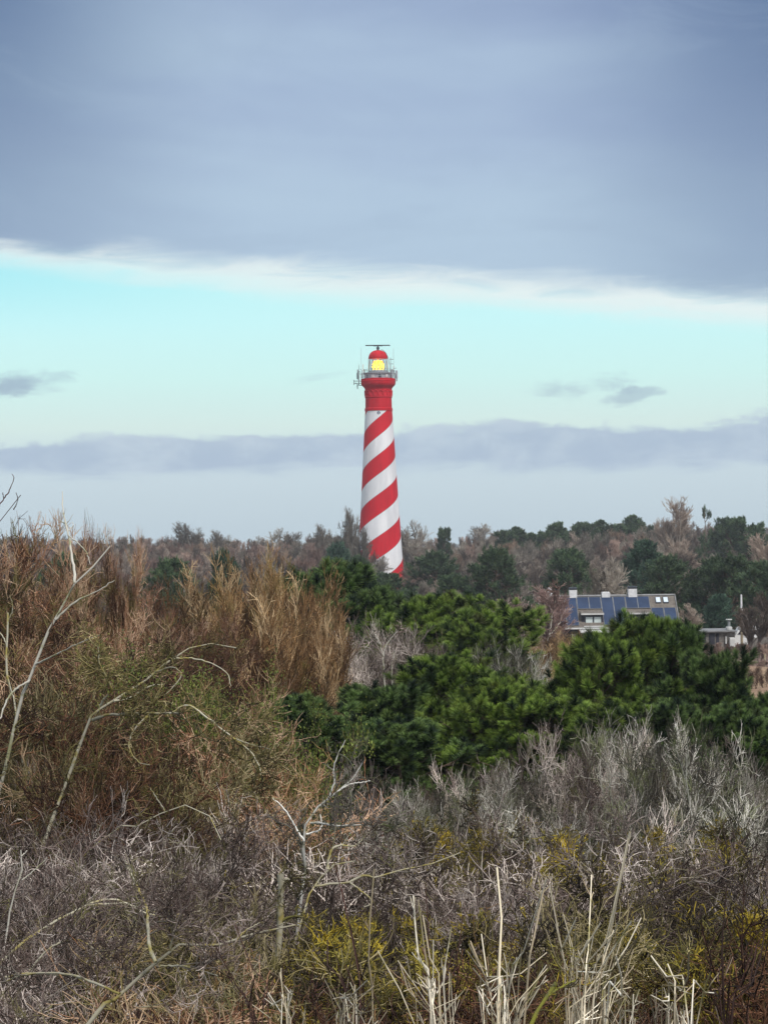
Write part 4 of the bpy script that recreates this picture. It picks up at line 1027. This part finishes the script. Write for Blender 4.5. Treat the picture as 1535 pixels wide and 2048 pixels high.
some('browntree', 'brown_tree', 'bare tree', 'red-brown bare trees at the left', [
    (-45, 1085, 42, .8, 'red-brown bare tree cut by the left edge of the photo'),
    (62, 1048, 40, .7, 'red-brown bare tree whose brush of shoots stands against the sky at the far left'),
    (165, 1062, 46, .32, 'thin red-brown tree right of the pale forked tree'),
    (238, 1072, 46, .3, 'dark tipped red-brown tree with shoots over the skyline'),
    (110, 1195, 38, .8, 'brown tree behind the pale forked trunk'),
    (262, 1235, 42, .8, 'brown tree above the mossy limb')])
some('rusttree', 'rust_tree', 'bare tree', 'rusty bare trees at the left', [
    (10, 1150, 50, .9, 'rusty bare tree low at the left edge'),
    (85, 1150, 48, .75, 'rusty bare tree behind the pale forked tree'),
    (205, 1180, 52, .8, 'rusty bare tree in front of the dark distant pine'),
    (310, 1205, 50, .8, 'rusty bare tree left of the willow dome'),
    (372, 1235, 50, .8, 'rusty bare tree touching the left side of the willow dome'),
    (345, 1245, 44, .9, 'rusty bare tree above the moss green shrubs')])
row(['tangle_brown'], 'brown_shrub', 'red-brown tangled shrub behind the mossy limb', 'brown tangle at the left', 35, [(-40, 1300), (270, 1310), (345, 1350)], 80, width=.9)
row(['tangle_brown', 'tangle_brown', 'tangle_olive'], 'brown_shrub', 'brown and olive tangled shrub below the mossy limb', 'olive brown tangle at the left', 30, [(-40, 1400), (280, 1390), (350, 1430)], 80, width=.85)
row(['tangle_brown', 'tangle_brown', 'tangle_olive', 'tangle_brown'], 'brown_shrub', 'rusty olive tangled shrub just above the lilac thicket', 'olive tangle above the lilac thicket', 27, [(-40, 1520), (200, 1500), (365, 1540)], 88, width=.85)
some('ivy', 'evergreen_shrub', 'shrub', 'moss green shrubs in the tangle', [
    (300, 1325, 34, .6, 'moss green leafy shrub above the mossy limb'),
    (392, 1318, 33, .6, 'moss green leafy shrub at the top of the green patch'),
    (455, 1345, 32.5, .5, 'bright green leafy shrub at the right of the green patch'),
    (485, 1410, 32, .45, 'green leafy shrub beside the low dark pine'),
    (90, 1380, 35, .6, 'dark green leafy shrub behind the pale forked trunk')], ('stem', 'leaves'))
# ------------------------------------------------------------------ near thicket
row(['spiky_grey', 'spiky_lilac'], 'grey_shrub', 'silvery shrub with tips against the dark pines', 'silvery shrubs under the pines', 39, [(560, 1600), (620, 1550), (690, 1470), (770, 1575), (850, 1585), (960, 1530), (1050, 1540), (1110, 1462), (1220, 1445), (1345, 1455), (1420, 1490), (1600, 1560)], 62, width=.62, yj=18)
row(['spiky_lilac', 'spiky_grey'], 'grey_shrub', 'lilac-grey shrub below the silvery ones', 'lilac-grey shrubs, second rank', 33, [(520, 1660), (700, 1615), (900, 1640), (1100, 1585), (1350, 1585), (1600, 1640)], 84, width=.8)
row(['thorn_moss', 'spiky_lilac', 'spiky_lilac'], 'thorn_shrub', 'lichened shrub above the straight dead stems', 'lichened thorn shrubs, back rank', 27, [(620, 1720), (800, 1690), (1000, 1640), (1250, 1630), (1600, 1660)], 95, width=.85)
row(['thorn_moss', 'thorn_moss', 'tangle_lilac'], 'thorn_shrub', 'ochre mossy shrub around the dead stem tips', 'mossy thorn shrubs, middle rank', 22, [(640, 1790), (900, 1740), (1250, 1710), (1640, 1710)], 115)
row(['thorn_moss', 'tangle_olive'], 'thorn_shrub', 'mossy shrub low among the dead stems', 'mossy thorn shrubs, front rank', 18, [(620, 1880), (1000, 1830), (1640, 1800)], 150)
row(['tangle_lilac', 'spiky_lilac'], 'lilac_shrub', 'lilac-grey shrub at the lower left', 'lilac-grey tangle, back rank', 26, [(-40, 1630), (300, 1620), (560, 1640), (640, 1640)], 95, width=.9)
row(['tangle_lilac'], 'lilac_shrub', 'grey tangled shrub around the slanting limb', 'grey tangle, middle rank', 22, [(-40, 1700), (300, 1720), (640, 1730)], 125)
row(['tangle_lilac', 'tangle_olive'], 'lilac_shrub', 'grey-brown shrub around the leaning trunk', 'grey-brown tangle, front rank', 18, [(-40, 1830), (300, 1850), (640, 1850)], 150)
row(['spiky_red', 'tangle_brown'], 'red_shrub', 'dark twiggy shrub along the bottom edge', 'dark red shrubs at the bottom', 14.5, [(250, 1990), (700, 1960), (1100, 1980), (1400, 1920), (1640, 1900)], 240)


# ------------------------------------------------------------------ big limbs, dead trees and straight stems that stand out
hr = np.random.default_rng(77)
def smooth(P, K):
    P = np.asarray(P, float); n = len(P)
    Q = np.vstack([2*P[0]-P[1], P, 2*P[-1]-P[-2]])
    seg = np.r_[0, np.cumsum(np.linalg.norm(np.diff(P, axis=0), axis=1))]; t = np.interp(np.linspace(0, seg[-1], K), seg, np.arange(n))
    out = []
    for u in t:
        i = min(int(u), n-2); f = u-i; a, b, c, d = Q[i], Q[i+1], Q[i+2], Q[i+3]
        out.append(.5*((2*b)+(-a+c)*f+(2*a-5*b+4*c-d)*f*f+(-a+3*b-3*c+d)*f**3))
    return np.array(out)
def limb_tree(name, label, cat, D, strokes, mat, tw=None, wmin=5.5, group=None, root=True, tmat=None, curl=.2, ang=.75, up=.08, parts=('trunk', 'twigs')):
    """strokes: (pixel points, width px at start, at end, depth offset at start, at end)"""
    PP, RR = [], []; K = 22
    for q, st in enumerate(strokes):
        pts, w0, w1 = st[:3]; d0, d1 = (st[3], st[4]) if len(st) > 3 else (0, 0)
        n = len(pts); W = [at(px, py, D+d0+(d1-d0)*i/(n-1)) for i, (px, py) in enumerate(pts)]
        if q == 0 and root:
            b = W[0]; dv = nrm(W[0]-W[1]); gz = float(hgt(b[0], b[1])); tt = min((b[2]-gz+.2)/max(-dv[2], .25), 3.5)
            W = [np.array([b[0]+dv[0]*tt, b[1]+dv[1]*tt, gz-.2])]+W
        P = smooth(W, K); P[1:-1] += hr.normal(size=(K-2, 3))*.0012*D*.12
        PP.append(P); RR.append(np.linspace(w0*.78, w1*.7, K)*.5*D/FPX*(1+.12*hr.normal(size=K)))
    o = PP[0][0].copy(); B = Br(np.array(PP)-o, np.array(RR), hr.uniform(.3, 1, (len(PP), 3))*np.array([1, 0, 1])+np.array([0, 0, .3]))
    e = empty(name, tuple(o))
    for q in range(len(PP)):
        V, F, T_ = tubes([Br(B.P[q:q+1], B.R[q:q+1], B.T[q:q+1])], 9)
        mobj('trunk' if q == 0 else 'limb', npmesh(name+'_wood', V, [F], mat, T_), e)
    if tw:
        n1, n2, L = tw; px1 = D/FPX
        k = [q for q, st in enumerate(strokes) if st[1] >= wmin] or [0]
        B2 = Br(B.P[k], B.R[k], B.T[k]*np.array([.62, 1, .75]))
        a = kids(hr, B2, n1, .25, 1, ang, .25, L*.5, L, 9, .14, up, .55, 1.3*px1, curl=curl, level=.3)
        b = kids(hr, a, n2, .1, 1, ang, .25, L*.25, L*.5, 6, .2, up, .6, .95*px1, curl=curl*1.4, level=.7)
        c = kids(hr, b, 3, .1, 1, ang, .25, L*.1, L*.25, 4, .2, up, .7, .8*px1, curl=curl, level=1)
        mobj('crown', twigmesh(name+'_crown', [a, b, c], tmat or mat, 4), e)
    tag(e, label, cat, group); return e
LT = limb_tree
LT('forked_tree', 'pale forked bare tree standing at the left with a thin dark leader', 'bare tree', 27, [
    ([(28, 1460), (50, 1385), (78, 1310), (98, 1262), (125, 1212), (150, 1165), (172, 1148), (196, 1124), (221, 1092)], 17, 4, 0, .2),
    ([(149, 1166), (149, 1140), (143, 1108), (140, 1080), (131, 1045), (126, 1012), (125, 983)], 8, 2.2, 0, .4),
    ([(139, 1072), (156, 1086), (174, 1106), (181, 1128)], 4, 2, 0, -.6), ([(131, 1048), (122, 1042), (116, 1036)], 3, 1.6, .3, .3), ([(137, 1062), (146, 1052), (145, 1044)], 3, 1.6, .1, .1),
    ([(110, 1240), (150, 1205), (190, 1185), (230, 1160)], 6, 2, 0, .5), ([(70, 1330), (110, 1310), (150, 1290), (200, 1270)], 5, 2, 0, -1), ([(60, 1360), (20, 1390), (0, 1438)], 6, 4, 0, -.8)],
    M['white'], (16, 5, .9), 9, tmat=M['brown'])
LT('bare_sapling', 'upright lichened trunk with an orange patch at the left edge', 'bare tree', 28, [
    ([(35, 1450), (26, 1400), (14, 1345), (14, 1290), (16, 1225)], 11, 5), ([(14, 1290), (5, 1272), (-10, 1255)], 4, 2), ([(16, 1245), (26, 1215), (20, 1190)], 3.5, 2)], M['mossbranch'], (7, 5, .9), tmat=M['brown'])
LT('skyline_branch', 'dark curling branch tips against the sky at the upper left edge', 'bare tree', 24, [
    ([(-60, 1180), (-30, 1080), (-8, 1040), (18, 1032), (30, 1018), (42, 990)], 7, 2), ([(-8, 1020), (6, 1000), (20, 980), (28, 955), (24, 948)], 3.4, 1.8), ([(28, 1020), (36, 1000), (33, 985)], 2.6, 1.6), ([(8, 998), (6, 985)], 2.4, 1.6)], M['redtw'], None)
LT('mossy_tree', 'leaning mossy limbed tree arching right over the brown tangle', 'bare tree', 25.5, [
    ([(168, 1470), (188, 1432), (214, 1404), (250, 1388), (284, 1368), (312, 1340), (345, 1318), (388, 1290), (410, 1284), (440, 1290), (472, 1296)], 15, 3.5, 0, 1),
    ([(186, 1440), (215, 1430), (258, 1427), (310, 1426), (358, 1427)], 9, 5, 0, -.6), ([(200, 1412), (214, 1392), (224, 1378), (212, 1352), (200, 1330), (196, 1290)], 7, 2.5, 0, -.4),
    ([(228, 1402), (262, 1395), (300, 1372), (330, 1368)], 5, 2, 0, .2), ([(342, 1318), (380, 1316), (420, 1326), (452, 1345), (462, 1372)], 4.5, 2, .6, .2), ([(310, 1345), (345, 1335), (362, 1352), (330, 1390)], 4, 2.5, .3, -.3),
    ([(340, 1427), (372, 1410), (396, 1420), (420, 1440), (470, 1478), (500, 1502), (518, 1530), (522, 1552)], 5.6, 2.5, -.6, -1.2), ([(470, 1478), (500, 1488), (540, 1498)], 4, 2, -1, -1), ([(300, 1428), (272, 1455), (258, 1490), (275, 1522), (300, 1530)], 4, 2, -.4, -1)],
    M['mossbranch'], (16, 6, .85), tmat=M['olive'], curl=.3)
LT('low_branch', 'thin yellow-green branch in the olive tangle', 'branch', 23, [
    ([(200, 1680), (240, 1668), (300, 1640), (350, 1612), (400, 1618), (430, 1650), (442, 1680)], 7, 2.5, 0, -.6), ([(330, 1622), (310, 1590), (300, 1575)], 4, 2)], M['mossbranch'], (8, 5, .6), tmat=M['olive'], curl=.35)
LT('leaning_trunk', 'thick grey leaning trunk with a lichened bend at the bottom left', 'bare tree', 13, [
    ([(160, 2070), (205, 2022), (245, 1985), (280, 1952), (312, 1925), (345, 1895), (365, 1888), (395, 1889), (440, 1890), (470, 1884), (500, 1868), (560, 1862), (590, 1850)], 27, 5, 0, .6),
    ([(312, 1924), (300, 1895), (295, 1850), (294, 1815), (280, 1785), (272, 1765), (250, 1720)], 10, 3.5, 0, .5), ([(340, 1902), (346, 1870), (348, 1845)], 6, 3), ([(322, 1932), (362, 1932), (400, 1940), (435, 1952)], 6, 3, 0, -.3),
    ([(240, 1988), (180, 1962), (130, 1948), (60, 1948), (5, 1965)], 8, 4, 0, .6), ([(470, 1885), (490, 1862), (520, 1845)], 4, 2.5)], M['mossbranch'], (14, 6, .6), tmat=M['lilac'], curl=.25)
LT('slanting_limb', 'long slanting grey limb rising from the left edge through the grey thicket', 'bare tree', 15, [
    ([(-25, 1965), (0, 1925), (30, 1896), (72, 1866), (130, 1832), (170, 1812), (215, 1806), (260, 1810), (310, 1825)], 18, 5, 0, .5), ([(150, 1822), (185, 1805), (235, 1800), (300, 1828), (350, 1832), (400, 1822)], 6, 3, 0, .2),
    ([(60, 1940), (90, 1905), (122, 1885), (160, 1880), (190, 1900), (200, 1912)], 6, 3, -.5, -.5), ([(10, 1955), (50, 1947), (130, 1950)], 7, 5, -.4, -.4)], M['mossbranch'], (14, 6, .6), tmat=M['lilac'], curl=.25)
LT('pale_sapling', 'thin pale upright stem at the far left of the grey thicket', 'bare tree', 18, [
    ([(8, 1905), (16, 1850), (26, 1800), (40, 1755), (47, 1725), (42, 1700)], 11, 3.5), ([(45, 1760), (70, 1740), (95, 1715)], 4, 2), ([(44, 1712), (55, 1702)], 3, 2)], M['white'], (7, 4, .55), tmat=M['lilac'])
LT('dead_tree', 'bleached white crooked dead tree in the middle of the thicket', 'bare tree', 20.5, [
    ([(598, 1830), (606, 1770), (612, 1730), (607, 1700), (606, 1670), (613, 1640), (626, 1618), (640, 1612), (652, 1600), (672, 1585), (685, 1572), (715, 1548), (728, 1520)], 17, 3, 0, .2),
    ([(608, 1682), (597, 1665), (580, 1635), (566, 1615), (545, 1596)], 5, 2.2), ([(622, 1646), (640, 1646), (675, 1652), (720, 1650), (762, 1660)], 6, 2.5, 0, -.3), ([(612, 1668), (635, 1662), (643, 1650), (640, 1628)], 5, 2.5),
    ([(655, 1600), (668, 1565), (668, 1530), (690, 1480)], 4.5, 2), ([(676, 1582), (700, 1568), (740, 1562)], 4, 2)], M['bleached'], (14, 6, .7), tmat=M['greytw'])
LT('tree_stump', 'broken tan stump standing left of the bleached dead tree', 'stump', 18, [
    ([(556, 1900), (560, 1840), (562, 1790), (561, 1748)], 21, 17), ([(562, 1765), (574, 1758), (580, 1760)], 8, 5)], M['mossbranch'], (9, 4, .4), tmat=M['olive'])
LT('curved_branch', 'pale curved branches hooking right of the bleached dead tree', 'branch', 19.5, [
    ([(600, 1850), (618, 1790), (645, 1750), (662, 1735), (675, 1727), (710, 1722)], 9, 4), ([(655, 1738), (657, 1715), (668, 1695), (690, 1690), (710, 1692), (730, 1672)], 8, 3.5), ([(628, 1772), (668, 1767), (700, 1764), (728, 1750), (748, 1755), (800, 1740), (860, 1728), (920, 1705)], 7, 3, 0, .6), ([(700, 1765), (730, 1788), (744, 1805), (728, 1814)], 5, 3.5)],
    M['mossbranch'], (6, 5, .55), tmat=M['lilac'])
LT('mossy_branch', 'bright green mossy limb at the bottom edge right of centre', 'branch', 11.5, [
    ([(1050, 2075), (1070, 2030), (1092, 1990), (1112, 1965)], 22, 12), ([(1092, 1992), (1120, 1975), (1150, 1960)], 8, 4)], M['mosslimb'] if 'mosslimb' in M else M['mossbranch'], (5, 3, .3), tmat=M['moss'])
LT('wood_snag', 'pale bare snag standing in the hollow between the pines', 'bare tree', 62, [
    ([(770, 1400), (768, 1350), (766, 1310), (772, 1290), (795, 1262)], 6, 2.5), ([(767, 1312), (758, 1285), (745, 1262)], 4, 2), ([(785, 1385), (783, 1340), (788, 1300)], 4, 2)], M['white'], (6, 4, 1.2), tmat=M['lilac'])
LT('birch', 'slender white trunked tree at the left end of the solar house', 'bare tree', 160, [
    ([(1092, 1310), (1094, 1280), (1100, 1255), (1104, 1225), (1112, 1195)], 6, 2), ([(1098, 1272), (1112, 1255), (1122, 1240)], 3, 1.5)], M['white'], (8, 5, 3.0), tmat=M['farred'])

def stems_clump(name, label, cat, base, D, tips, mat, extra=None, w=6.5, group=None, fork=.35):
    """straight stems fanning up from one root; tips are where the photo shows their ends"""
    bx = at(base[0], base[1], D); o = np.array([bx[0], D, float(hgt(bx[0], D))-.1])
    tips = [(t[0], t[1], t[2] if len(t) > 2 else w) for t in tips]
    if extra:
        n, x0, x1, y0, y1 = extra
        tips += [(hr.uniform(x0, x1), hr.uniform(y0, y1), w*hr.uniform(.55, .95)) for _ in range(n)]
    PP, RR = [], []
    for px, py, ww in tips:
        ww *= .76
        t = at(px, py, D+hr.uniform(-.7, .7)); b0 = at(base[0]+(px-base[0])*.10+hr.normal()*20, base[1]-10, D+hr.uniform(-.4, .4))
        r0 = o+np.array([hr.normal()*.07, hr.normal()*.07, 0]); mid = (b0+t)/2+hr.normal(size=3)*.035
        PP.append(smooth([r0, b0, mid, t], 14)-o); RR.append(np.linspace(ww, ww*.6, 14)*.5*D/FPX)
    B = Br(np.array(PP), np.array(RR), hr.uniform(0, 1, (len(PP), 3))*np.array([1, 0, 1]))
    e = empty(name, tuple(o))
    for q in range(len(PP)):
        b1 = Br(B.P[q:q+1], B.R[q:q+1], B.T[q:q+1])
        f = kids(hr, b1, 2, .5, .95, fork, .15, .12, .34, 5, .05, .05, .75, 1.2*D/FPX, tip=.7, level=.6)
        g = kids(hr, f, 1, .3, .9, .5, .2, .06, .16, 4, .06, .05, .8, 1.0*D/FPX, tip=.7, level=.9)
        mobj('stem', twigmesh(name+'_stem', [b1, f, g], mat, 6), e)
    tag(e, label, cat, group); return e
SCm = stems_clump
SCm('dead_shrub', 'pale straight dead stems fanning up at the bottom, with one tall upright stem', 'dead shrub', (1010, 2062), 11.5, [(993, 1735, 9), (1000, 1862), (1042, 1895), (1091, 1756, 8), (1092, 1758, 5), (962, 1868), (940, 1882), (1060, 1905), (960, 1948)], M['pale'], (17, 925, 1100, 1880, 1995), 6)
SCm('dead_shrub', 'widest fan of pale dead stems with one long stem leaning right', 'dead shrub', (1165, 2062), 11.8, [(1259, 1664, 9), (1256, 1670, 5), (1098, 1770), (1125, 1828), (1182, 1750, 5), (1200, 1846), (1262, 1842), (1281, 1836), (1308, 1812, 5), (1090, 1858), (1150, 1840), (1270, 1880), (1226, 1860)], M['pale'], (22, 1070, 1275, 1845, 1965), 6)
SCm('dead_shrub', 'sparse pale dead stems with forked tips towards the right', 'dead shrub', (1345, 2068), 11.2, [(1301, 1912, 7), (1376, 1906, 7), (1420, 1944), (1426, 1986), (1334, 1928), (1392, 1962), (1318, 1940), (1300, 1990)], M['pale'], (8, 1290, 1430, 1960, 2020), 6)
SCm('dead_shrub', 'pale dead stems leaning left, right of the single tall stem', 'dead shrub', (880, 2064), 12.2, [(826, 1792, 8), (836, 1800, 6), (845, 1830), (902, 1855), (755, 1902), (830, 1898), (866, 1880), (800, 1930)], M['pale'], (13, 790, 930, 1900, 2010), 6)
SCm('dead_stalk', 'single tall upright stem, pale above and dark below', 'dead shrub', (742, 2075), 12, [(748, 1738, 7)], M['pale'], None, 7)
SCm('dead_shrub', 'short pale dead stems at the bottom below the tall stem', 'dead shrub', (700, 2072), 11.5, [(735, 1960), (700, 1965)], M['pale'], (12, 640, 780, 1970, 2035), 5)
SCm('dead_shrub', 'short pale dead stems in the bottom right corner', 'dead shrub', (1235, 2075), 10.8, [(1230, 1910, 7), (1215, 1960), (1260, 1975)], M['pale'], (12, 1190, 1300, 1960, 2040), 5)
SCm('dead_shrub', 'few short pale stems at the bottom left of centre', 'dead shrub', (575, 2078), 11.5, [(590, 1950), (560, 1985)], M['pale'], (7, 500, 640, 1985, 2045), 4.5)
SCm('red_shrub', 'dark red upright stems at the right edge', 'shrub', (1460, 2075), 12.5, [(1400, 1845), (1452, 1775), (1480, 1870), (1512, 1890), (1420, 1900), (1530, 1850)], M['redtw'], (10, 1390, 1540, 1880, 1990), 6)
SCm('red_shrub', 'dark red stems leaning left beside the tall pale stem', 'shrub', (730, 2075), 12.6, [(668, 1722, 5), (700, 1850), (655, 1880), (690, 1930), (748, 1880)], M['redtw'], (6, 620, 760, 1900, 1990), 6)
SCm('red_shrub', 'dark red stems crossing the leaning trunk at the bottom left', 'shrub', (520, 2080), 12.6, [(430, 1890), (470, 1850), (445, 1930), (510, 1950), (380, 1900)], M['redtw'], (8, 360, 560, 1900, 2000), 5)
SCm('red_shrub', 'dark red stems between the fans of dead stems', 'shrub', (860, 2080), 13.2, [(850, 1770, 5), (925, 1830), (905, 1900)], M['redtw'], (5, 820, 960, 1860, 1960), 5)

# ------------------------------------------------------------------ damp air
hz = MB().box(-420, 420, -100, 760, -60, 62).build('haze', bpy.data.materials.new('haze_air'))
tag(hz, kind='stuff'); hm = hz.data.materials[0]; hm.use_nodes = True; hn = hm.node_tree; hn.nodes.clear()
ho = hn.nodes.new('ShaderNodeOutputMaterial'); pv = hn.nodes.new('ShaderNodeVolumePrincipled')
pv.inputs['Color'].default_value = (.88, .93, 1.0, 1); pv.inputs['Density'].default_value = .00018
hn.links.new(pv.outputs[0], ho.inputs['Volume'])
